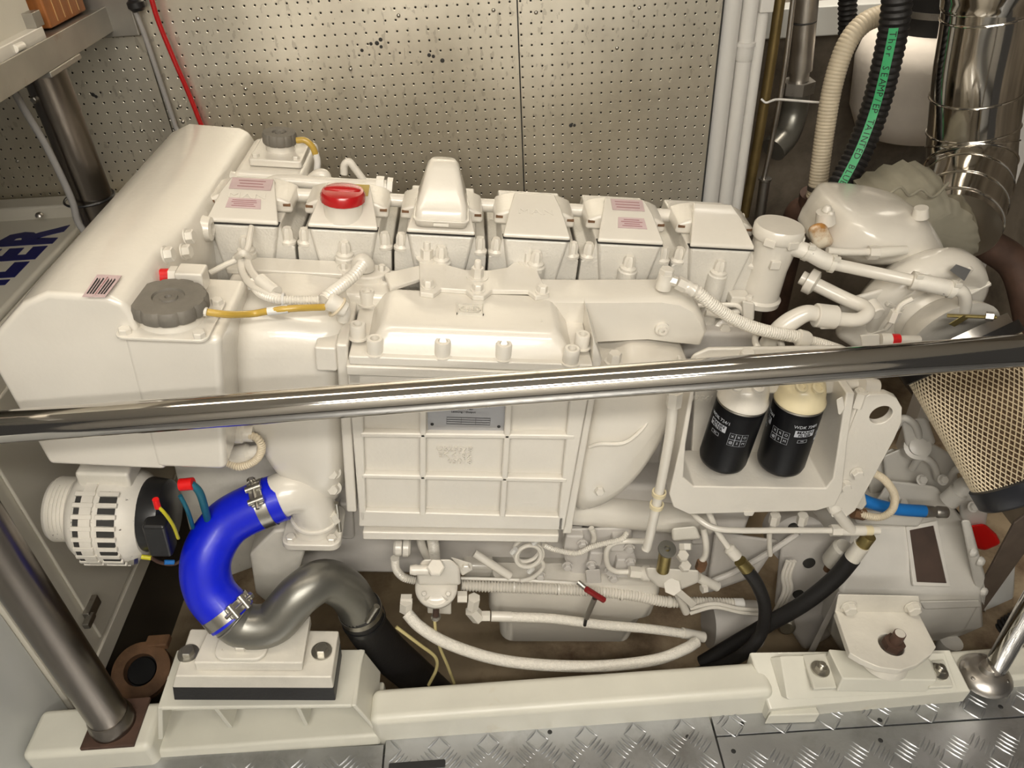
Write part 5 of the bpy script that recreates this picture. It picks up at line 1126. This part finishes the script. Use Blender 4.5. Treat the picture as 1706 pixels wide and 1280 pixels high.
part(mt_, 'base_slab', MB().box(bsl[0].x, bsl[1].x, -.418, -.30, 0, .034) if 0 else hull(MB(), [EMI @ V((x, y, z)) for x in (bsl[0].x, bsl[1].x) for y, z in ((-.420, -.01), (-.412, .016), (-.30, .016), (-.30, -.01))]), M['paint_bed'], .006, 3)
r0, r1, r2, r3 = tf_(290, 1167), tf_(559, 1168), tf_(556, 1146), tf_(287, 1145)
part(mt_, 'rubber_block', hull(MB(), [V((p.x, y, p.z)) for p in (r0, r1, r2, r3) for y in (yf, -.315)]), M['rubber'], .002)
t0, t1 = tf_(289, 1125), tf_(553, 1127)
part(mt_, 'top_plate', hull(MB(), [V((p.x, y, p.z)) for p in (r2, r3) for y in (yf-.002, -.315)]+[V((p.x+d, y, p.z)) for p, d in ((t0, .003), (t1, 0)) for y in (yf-.002, -.315)]), M['paint_old'], .003)
zt_ = (t0.z+t1.z)/2
f0, f1 = L(326, 1122, z=zt_), L(503, 1124, z=zt_)
part(mt_, 'engine_bracket', hull(MB(), [V((x, y, z)) for x, y, z in ((f0.x, f0.y+.004, zt_), (f1.x, f0.y+.004, zt_), (f1.x+.002, f0.y+.006, zt_+.022), (f0.x-.002, f0.y+.006, zt_+.022), (f0.x+.01, -.30, zt_+.022), (f1.x, -.30, zt_+.022), (f0.x+.01, -.30, zt_), (f1.x, -.30, zt_))]), M['paint_old'], .003)
zz = zt_+.022; c = L(404, 1082, z=zz)
part(mt_, 'oval_pad', MB().prism(rrect(c, X_, Y_, .044, .026, .020), (0, 0, .009)), M['paint_old'], .003)
bolt(mt_, c+Z_*.009, Z_, .014, .010, 'hex', M['paint_old'])
for u, v in ((314, 1090), (536, 1086)):
    c = L(u, v, z=zt_); part(mt_, 'washer', MB().lathe(c, Z_, [(.018, 0), (.018, .003), (.006, .003)], 28), M['zinc'])
    bolt(mt_, c+Z_*.003, Z_, .0115, .010, 'hex', M['zinc'])

# ================================================================== right engine mount
rm = thing('engine_mount', 'cream engine mount with rusty stud through its arm below gearbox', 'engine mount', EMI @ V((.64, -.38, .0)), group='engine mounts')
E_ = lambda x, y, z: EMI @ V((x, y, z))
zb2 = .085
def wp(u, v, z): return EMI @ W(u, v, z=z)
part(rm, 'base_slab', hull(MB(), [wp(1249, 1087, zb2), wp(1584, 1083, zb2), wp(1618, 1152, zb2-.045), wp(1282, 1182, zb2-.045), wp(1366, 1172, zb2-.045)]+[E_(x, y, -.30) for x in (.45, .83) for y in (-.40, -.30)]), M['paint_bed'], .004, 3)
part(rm, 'foot_tab', hull(MB(), [wp(u, v, .03)+Z_*h for u, v in ((1290, 1175), (1355, 1168), (1367, 1190), (1280, 1193)) for h in (0, -.03)]), M['paint_bed'], .003)
part(rm, 'channel_plate', hull(MB(), [wp(u, v, z) for u, v, z in ((1300, 1093, zb2+.012), (1575, 1088, zb2+.012), (1598, 1152, zb2-.02), (1312, 1166, zb2-.02), (1282, 1095, zb2-.004), (1302, 1162, zb2-.035))]), M['paint_bed'], .003, 3)
bt = [wp(1380, 1082, .120), wp(1404, 1131, .120), wp(1562, 1134, .108), wp(1548, 1098, .108)]
bb = [wp(1374, 1098, .088), wp(1394, 1153, .088), wp(1543, 1154, .080), wp(1560, 1105, .084)]
part(rm, 'mount_box', hull(MB(), bt+bb), M['paint_bed'], .003, 3)
for pts, st in ((((1335, 1095), (1375, 1092), (1392, 1150), (1354, 1152)), (1366, 1116)), (((1550, 1105), (1570, 1103), (1586, 1148), (1545, 1150)), (1563, 1120))):
    part(rm, 'flange_plate', hull(MB(), [wp(u, v, zb2+.004)+Z_*h for u, v in pts for h in (0, .008)]), M['paint_bed'], .002)
    c = wp(*st, zb2+.012); part(rm, 'washer', MB().lathe(c, Z_, [(.017, 0), (.017, .003), (.006, .003)], 28), M['zinc']); bolt(rm, c+Z_*.003, Z_, .011, .009, 'stud', M['zinc'])
za = L(1500, 1116, y=-.445).z
arm = [L(u, v, z=za) for u, v in ((1392, 1018), (1530, 1020), (1560, 1078), (1552, 1090), (1528, 1108), (1500, 1117), (1465, 1112), (1436, 1100), (1416, 1088))]
ar = part(rm, 'arm_plate', plate_hole(MB(), dense(arm, 4), L(1485, 1074, z=za), .0225, (0, 0, -.014)), M['paint_old'], .002)
part(rm, 'rubber_cone', MB().lathe(L(1485, 1074, z=za)+V((0, 0, -.045)), Z_, [(.045, 0), (.040, .018), (.030, .028)], 32), M['paint_old'])
c = L(1487, 1076, z=za-.006)
part(rm, 'stud_washer', MB().lathe(c-Z_*.006, Z_, [(.0275, 0), (.0275, .004), (.012, .005)], 32), M['steel'])
part(rm, 'stud_nut', nut_mb(MB(), c-Z_*.002, c+Z_*.012, .019), M['rust_dark']); part(rm, 'stud', MB().cyl(c, c+Z_*.036, .0105, n=20), M['rust_dark']); part(rm, 'stud_end', MB().cyl(c+Z_*.034, c+Z_*.037, .009, n=20), M['paint'])
yv = L(1460, 1020, z=za).y
part(rm, 'arm_upright', hull(MB(), [L(u, v, y=y) for u, v in ((1396, 990), (1532, 993), (1534, 1024), (1390, 1022)) for y in (yv, yv+.014)]), M['paint_old'], .003)
for u, v in ((1414, 1011), (1520, 1011)): bolt(rm, L(u, v, y=yv-.001), -Y_, .0125, .011, 'hex', M['paint_old'], washer=1.25)

# ================================================================== fuel lift pump on the sump side
py_ = -.235
pm = thing('lift_pump', 'white fuel lift pump with flanged body and brown lever', 'pump', L(728, 1030, y=py_))
c = L(727, 978, y=py_); axp = V((0, -.35, 1)).normalized()
part(pm, 'flange_disc', MB().lathe(c, axp, [(.036, -.012), (.0405, -.008), (.0405, .002), (.036, .006), (.022, .010)], 40), M['paint'], ang=50)
part(pm, 'upper_body', hull(MB(), [L(u, v, y=y) for u, v in ((693, 950), (704, 932), (752, 932), (766, 945), (768, 975), (696, 975)) for y in (py_-.012, py_+.04)]), M['paint'], .006, 3)
bolt(pm, L(726, 948, y=py_-.022), (0, -.45, 1), .0165, .014, 'hex')
part(pm, 'inlet_nipple', MB().lathe(L(714, 950, y=py_-.02), (-1, 0, 0), [(.0095, 0), (.0095, .02), (.0105, .024), (.0085, .034)], 18), M['paint'])
part(pm, 'mount_ear', hull(MB(), [L(u, v, y=y) for u, v in ((750, 928), (786, 938), (788, 950), (770, 960)) for y in (py_+.0, py_+.02)]), M['paint'], .003)
bolt(pm, L(776, 943, y=py_), -Y_, .008, .008, 'hex')
part(pm, 'lower_body', MB().lathe(L(727, 988, y=py_-.016), -axp, [(.024, 0), (.022, .012), (.0155, .018), (.0155, .032), (.012, .034)], 28), M['paint'], ang=50)
for k in range(4):
    a = math.radians(45+90*k); d = V((math.cos(a), math.sin(a), 0)); bolt(pm, c+d*.032+V((0, 0, .006)), axp, .0048, .005, 'hex')
    part(pm, 'gusset', hull(MB(), [L(727, 984, y=py_-.012)+d*.014+V((0, 0, -.002)), L(727, 984, y=py_-.012)+d*.032, L(727, 984, y=py_-.012)+d*.016+V((0, 0, -.022)), L(727, 984, y=py_-.012)+d*.014+V((.004, .002, -.01))]), M['paint'])
part(pm, 'lever_rod', MB().cyl(L(727, 1006, y=py_-.03), L(726, 1028, y=py_-.03), .0062, n=14), M['rust_dark'])
part(pm, 'lever_clip', MB().lathe(L(726, 1030, y=py_-.03), Z_, [(.009, 0), (.010, .004), (.008, .009)], 16), M['zinc'])
part(pm, 'back_box', hull(MB(), [L(u, v, y=y) for u, v in ((712, 1000), (752, 1000), (752, 1024), (712, 1022)) for y in (py_, py_+.03)]), M['paint'], .003)
for a, b in (((668, 1000), (686, 1000)), ((762, 995), (778, 995))): part(pm, 'port_nut', nut_mb(MB(), L(*a, y=py_), L(*b, y=py_), .012), M['paint'])
part(pm, 'port_elbow', nut_mb(MB(), L(677, 1002, y=py_-.008), L(676, 1016, y=py_-.008), .0135), M['paint'])
part(pm, 'port_elbow', nut_mb(MB(), L(790, 996, y=py_-.004), L(787, 1012, y=py_-.004), .0125), M['paint'])
part(pm, 'port_elbow', nut_mb(MB(), L(785, 1016, y=py_-.006), L(797, 1030, y=py_-.006), .014), M['paint'])
solo('starting_cord', 'thin pale cord hanging from the lift pump lever', 'cord', MB().tube(tl([(724, 1034, py_-.03), (727, 1060, py_-.035), (735, 1085, py_-.04), (745, 1108, py_-.045), (757, 1140, py_-.05)]), .0032, 8), M['clear_tube'])
solo('pale_tube', 'thin clear tube curving over the black bilge hose', 'tube', MB().tube(tl([(660, 1045, -.26), (700, 1075, -.27), (725, 1095, -.275), (727, 1115, -.28), (714, 1142, -.29)]), .0035, 8), M['clear_tube'])
# white fuel hoses below
fh1 = thing('fuel_hose', 'upper white fuel hose running right from the lift pump', 'hose', L(950, 1035, y=-.235))
part(fh1, 'nut', nut_mb(MB(), L(801, 1027, y=-.24), L(816, 1027, y=-.24), .011), M['paint'])
part(fh1, 'ferrule', MB().cyl(L(818, 1027, y=-.24), L(852, 1028, y=-.24), .0105, n=16), M['paint'])
part(fh1, 'hose', MB().tube(tl([(850, 1028, -.24), (920, 1031, -.238), (1000, 1041, -.235), (1080, 1048, -.23), (1140, 1056, -.225)]), .0098, 14), M['braid'])
part(fh1, 'end_ferrule', MB().cyl(L(1137, 1055, y=-.225), L(1172, 1062, y=-.222), .0115, n=16), M['paint'])
solo('fuel_hose', 'lower white fuel hose sagging along the bearer', 'hose', MB().tube(tl([(678, 1022, -.25), (700, 1045, -.27), (745, 1072, -.285), (820, 1097, -.295), (900, 1108, -.30), (1000, 1110, -.30), (1090, 1100, -.29), (1140, 1082, -.27), (1160, 1070, -.25)]), .0115, 14), M['braid'])
# corrugated wiring conduits along the block
cd1 = thing('wiring_conduit', 'long white corrugated conduit along the engine block side', 'conduit', L(960, 985, y=-.20))
part(cd1, 'conduit', MB().ribbed(tl([(768, 976, -.205), (850, 979, -.20), (930, 982, -.20), (1000, 986, -.20), (1060, 993, -.20), (1110, 1003, -.20), (1160, 1004, -.20), (1225, 1006, -.20)]), .0100, .0062, .0017, 14), M['paint'])
for u, v in ((856, 978), (930, 982), (1005, 987), (1035, 991), (1115, 1003), (1183, 1005)): part(cd1, 'cable_tie', band(MB(), L(u, v, y=-.20), X_, .0112, .004, .001, 18), M['paint'])
part(cd1, 'upper_cable', MB().tube(tl([(768, 964, -.19), (870, 967, -.19), (1000, 975, -.19), (1060, 984, -.19)]), .0038, 10), M['paint'])
part(cd1, 'end_connector', MB().cyl(L(1222, 1006, y=-.20), L(1238, 1006, y=-.20), .0115, n=16), M['pvc'])
part(cd1, 'twin_wire', MB().tube(tl([(1150, 1022, -.215), (1190, 1012, -.22), (1230, 1020, -.22), (1262, 1024, -.21)]), .0042, 8), M['paint'])
part(cd1, 'twin_wire', MB().tube(tl([(1150, 1014, -.215), (1190, 1006, -.22), (1230, 1014, -.22), (1262, 1016, -.21)]), .0042, 8), M['paint'])
cd2 = thing('cable_coil', 'coil of white cable tied under the cooler', 'cable', L(880, 925, y=-.20))
for k, (dx, dz) in enumerate(((0, 0), (.004, -.004), (-.003, .004))): part(cd2, 'cable_turn', MB().torus(L(880, 923, y=-.20)+V((dx, k*.006-.006, dz)), (.15, -1, .25), .0245+.001*k, .0042, 36, 8), M['paint'])
for u, v in ((856, 918), (884, 950), (892, 902)): part(cd2, 'tie', MB().cyl(L(u, v, y=-.212)-V((.003, 0, .006)), L(u, v, y=-.212)+V((.003, 0, .006)), .0055, n=8), M['pvc'])
part(cd2, 'lead', MB().tube(tl([(868, 968, -.20), (888, 962, -.20), (905, 945, -.20), (900, 930, -.2)]), .0042, 10), M['paint'])
part(cd2, 'conduit', MB().ribbed(tl([(905, 908, -.20), (925, 916, -.20), (960, 922, -.20), (985, 912, -.20), (1010, 905, -.20), (1035, 899, -.20), (1045, 888, -.19)]), .0052, .0038, .0006, 10), M['paint'])
part(cd2, 'sleeve', MB().tube(tl([(790, 922, -.17), (815, 938, -.18), (850, 960, -.19)]), .0085, 12), M['paint'])
# injection pump and valve group
ip = part(EN, 'injection_pump', hull(MB(), [L(u, v, y=y) for u, v in ((936, 880), (1052, 878), (1060, 966), (955, 968), (940, 930)) for y in (-.165, -.10)]), M['block'], .008, 3)
for u, v, w in ((955, 900, .018), (992, 925, .014), (1030, 900, .015), (1040, 940, .02)): part(ip, 'pump_element', MB().box(*[q for c in [L(u, v, y=-.17)] for q in (c.x-w, c.x+w, -.180, -.15, c.z-w*1.6, c.z+w*1.2)]), M['block'], .004)
for u, v in ((945, 942), (1048, 912), (1050, 935), (985, 940), (970, 905), (1015, 950), (1022, 962), (900, 958)): bolt(ip, L(u, v, y=-.182), -Y_, .0085, .008, 'hex', M['block'], washer=1.25)
part(ip, 'pump_foot', hull(MB(), [L(u, v, y=y) for u, v in ((975, 950), (1000, 948), (1002, 972), (977, 974)) for y in (-.19, -.15)]), M['block'], .003)
part(ip, 'loop_pipe', MB().tube(tl([(1075, 902, -.2), (1030, 903, -.2), (1012, 915, -.2), (1012, 940, -.2), (1025, 952, -.2), (1050, 953, -.2)]), .0055, 12), M['paint'])
part(ip, 'riser_pipe', MB().tube(tl([(985, 880, -.18), (990, 895, -.18), (985, 912, -.18)]), .0055, 10), M['paint'])
vg = thing('fuel_valve', 'white fuel valve block with brass plunger and side unions', 'valve', L(1125, 975, y=-.21))
part(vg, 'block', hull(MB(), [L(u, v, y=y) for u, v in ((1075, 945), (1165, 950), (1165, 970), (1130, 985), (1095, 978), (1078, 962)) for y in (-.225, -.18)]), M['paint'], .006, 3)
part(vg, 'union_nut', nut_mb(MB(), L(1048, 953, y=-.205), L(1066, 955, y=-.205), .0125), M['paint']); part(vg, 'union', MB().lathe(L(1066, 955, y=-.205), X_, [(.011, 0), (.0155, .006), (.0155, .018), (.012, .022)], 20), M['paint'])
part(vg, 'brass_plunger', MB().cyl(L(1104, 950, y=-.235), L(1110, 915, y=-.235), .0125, n=20), M['brass'], label='brass coloured plunger'); part(vg, 'plunger_cap', MB().lathe(L(1110, 917, y=-.235), (0, -.4, 1), [(.0125, 0), (.017, .003), (.017, .008), (.006, .009), (.004, .004)], 24), M['pipe_gray'])
for u, v in ((1140, 945), (1136, 928)): bolt(vg, L(u, v, y=-.225), (0, -.4, 1), .0115, .012, 'hex')
part(vg, 'hex_face', nut_mb(MB(), L(1122, 975, y=-.222), L(1120, 978, y=-.236), .0175), M['paint'])
part(vg, 'connector_plug', hull(MB(), [L(u, v, y=y) for u, v in ((1120, 985), (1132, 980), (1162, 1006), (1152, 1014)) for y in (-.235, -.22)]), M['paint'], .002)
part(vg, 'down_fitting', MB().tube(tl([(1130, 990, -.215), (1138, 1008, -.215), (1143, 1020, -.215)]), .0085, 12), M['paint'])
part(vg, 'right_union', MB().cyl(L(1162, 962, y=-.2), L(1195, 978, y=-.2), .010, n=14), M['paint']); bolt(vg, L(1176, 980, y=-.21), (-1, -.3, 0), .010, .010, 'hex')
part(vg, 'hook_pipe', MB().tube(tl([(1166, 938, -.2), (1175, 925, -.2), (1176, 905, -.2), (1172, 880, -.19)]), .0065, 12), M['paint'])
part(vg, 'brown_union', nut_mb(MB(), L(1166, 948, y=-.205), L(1170, 936, y=-.205), .0105), M['rust'])
part(vg, 'rusty_tap', hull(MB(), [L(u, v, y=y) for u, v in ((1118, 880), (1160, 876), (1168, 898), (1120, 902)) for y in (-.21, -.17)]), M['paint_old'], .006, 3); bolt(vg, L(1142, 906, y=-.212), (0, -.6, -.5), .0125, .012, 'hex')
part(EN, 'side_cover', hull(MB(), [L(u, v, y=y) for u, v in ((1175, 990), (1260, 960), (1300, 900), (1190, 885)) for y in (-.15, -.06)]), M['block'], .01, 3)
part(EN, 'fuel_pipe', MB().tube(tl([(1188, 968, -.17), (1230, 950, -.17), (1290, 915, -.18), (1330, 888, -.18)]), .0062, 10), M['block'])
part(EN, 'oil_cooler_end', MB().lathe(L(1330, 900, y=-.1), (-.1, -1, .3), [(.06, -.06), (.06, .0), (.045, .012), (.001, .014)], 32), M['block'], ang=50)
part(EN, 'crank_pulley_cover', MB().cyl(L(1180, 1040, y=-.10), L(1260, 1040, y=-.10), .055, n=28), M['block'])
for k in range(3): part(EN, 'harness_wire', MB().tube(tl([(1312+6*k, 935, -.17), (1304+6*k, 960, -.175), (1306+6*k, 985, -.175), (1290+5*k, 1020, -.17)]), .0042, 8), M['paint'])
# red drain tap
rt = thing('drain_tap', 'small dark red tee-handled tap with grey stem', 'tap', L(980, 1035, y=-.25))
part(rt, 'stem', MB().tube(tl([(963, 970, -.21), (985, 988, -.23), (992, 992, -.24)]), .005, 10), M['steel_dull'])
part(rt, 'handle', MB().cyl(L(977, 982, y=-.245), L(1006, 1000, y=-.245), .0062, n=10), M['red_dark'])
part(rt, 'rod', MB().cyl(L(991, 997, y=-.245), L(977, 1030, y=-.245), .0055, n=12), M['steel_dull']); part(rt, 'tip', MB().cyl(L(977, 1028, y=-.245), L(974, 1042, y=-.245), .0035, n=10), M['black'])
# connector group left of the cooler's lower corner
cg = thing('sender_cluster', 'white wiring connectors under the cooler beside the lift pump', 'connector', L(680, 920, y=-.18))
part(cg, 'cap', MB().lathe(L(656, 912, y=-.19), X_, [(.013, 0), (.0165, .004), (.0165, .014), (.015, .016)], 20), M['paint']); part(cg, 'ring', MB().lathe(L(672, 912, y=-.19), X_, [(.0185, 0), (.0185, .010), (.014, .014)], 20), M['paint'])
part(cg, 'conduit', MB().ribbed(tl([(658, 930, -.19), (660, 948, -.19), (672, 962, -.19), (692, 968, -.19)]), .0078, .0042, .0008, 12), M['paint'])
part(cg, 'down_tube', MB().tube(tl([(700, 890, -.17), (703, 910, -.17), (712, 930, -.17)]), .0085, 12), M['paint'])
part(cg, 'down_conduit', MB().ribbed(tl([(718, 888, -.17), (722, 908, -.17), (724, 932, -.17)]), .0105, .0045, .0009, 12), M['paint'])
cg2 = thing('sender_cluster', 'white threaded connectors in the gap right of the header tank', 'connector', L(405, 745, y=-.14))
part(cg2, 'threaded_cap', MB().lathe(L(380, 722, y=-.225), X_, [(.012, 0), (.016, .004), (.016, .022), (.013, .026), (.013, .040)], 20), M['paint'])
part(cg2, 'lower_cap', MB().lathe(L(384, 760, y=-.215), (1, 0, .25), [(.014, 0), (.017, .004), (.017, .030), (.012, .036), (.012, .05)], 20), M['paint'])
part(cg2, 'conduit_loop', MB().ribbed(tl([(410, 725, -.23), (428, 730, -.235), (436, 748, -.235), (425, 768, -.235), (400, 778, -.235), (380, 772, -.23)]), .0062, .004, .0006, 12), M['cream_hose'])
# ------------------------------------------------------------------ wiring over the left manifold
wh = thing('wiring_harness', 'bundle of white cables and ribbed conduits over left manifold', 'cable', L(500, 490, y=-.12))
part(wh, 'dome_conduit', MB().ribbed(tl([(603, 442, -.11), (590, 458, -.135), (570, 475, -.16), (548, 492, -.19), (540, 500, -.20)]), .0085, .0056, .0016, 14), M['paint'])
part(wh, 'thin_conduit', MB().ribbed(tl([(420, 470, -.15), (432, 488, -.18), (455, 498, -.20), (490, 500, -.205), (532, 500, -.205)]), .0058, .004, .0008, 12), M['paint'])
part(wh, 'sensor_lead', MB().tube(tl([(350, 455, -.10), (375, 442, -.09), (400, 430, -.08), (412, 415, -.06), (416, 395, -.04), (419, 378, -.02)]), .0048, 10), M['paint'])
part(wh, 'cable', MB().tube(tl([(402, 430, -.085), (405, 455, -.12), (420, 475, -.16), (445, 490, -.19), (470, 497, -.20)]), .0062, 12), M['paint'])
part(wh, 'cable', MB().tube(tl([(410, 430, -.085), (418, 450, -.12), (432, 468, -.155), (452, 482, -.18)]), .0062, 12), M['paint'])
part(wh, 'connector', MB().cyl(L(434, 466, y=-.165), L(460, 488, y=-.19), .0105, n=14), M['paint'])
part(wh, 'saddle_clip', MB().tube(tl([(395, 428, -.09), (405, 422, -.10), (416, 428, -.09)]), .006, 10), M['paint'])
part(wh, 'end_connector', MB().lathe(L(545, 500, y=-.205), (1, 0, -.6), [(.010, 0), (.0135, .004), (.0135, .02), (.011, .03)], 16), M['paint'])
part(wh, 'end_conduit', MB().ribbed(tl([(560, 505, -.205), (572, 515, -.20), (572, 530, -.18)]), .009, .0042, .001, 12), M['paint'])
part(wh, 'tie', MB().torus(L(562, 512, y=-.205), (.7, 0, -.7), .016, .0022, 24, 6), M['cream_hose'])
part(wh, 'clip', MB().torus(L(425, 470, y=-.15), (.6, 0, -.6), .013, .0025, 24, 6), M['pvc'])
part(wh, 'clip', MB().torus(L(472, 499, y=-.203), (1, 0, 0), .008, .0022, 20, 6), M['pvc'])
ab = thing('overflow_tube', 'amber overflow tube leading from the front filler cap', 'tube', L(430, 522, y=-.2))
part(ab, 'tube', MB().tube(tl([(338, 519, -.272), (378, 524, -.262), (420, 523, -.235), (450, 518, -.235), (490, 514, -.232), (540, 512, -.21)]), .0052, 12), M['amber'])
part(ab, 'label', MB().cyl(L(446, 519, y=-.235), L(480, 515, y=-.233), .0062, n=14), M['pvc'])
part(ab, 'nipple', MB().cyl(L(330, 517, y=-.272), L(345, 520, y=-.272), .0065, n=10), M['paint'])
ab2 = thing('overflow_tube', 'short amber tube beside the far filler cap', 'tube', L(520, 260, y=.2))
part(ab2, 'tube', MB().tube(tl([(494, 234, .22), (508, 234, .22), (520, 244, .22), (526, 258, .22)]), .0058, 12), M['amber'])
part(ab2, 'hose', MB().tube(tl([(526, 256, .22), (529, 270, .22), (527, 290, .22), (522, 310, .22)]), .0062, 12), M['pvc'])
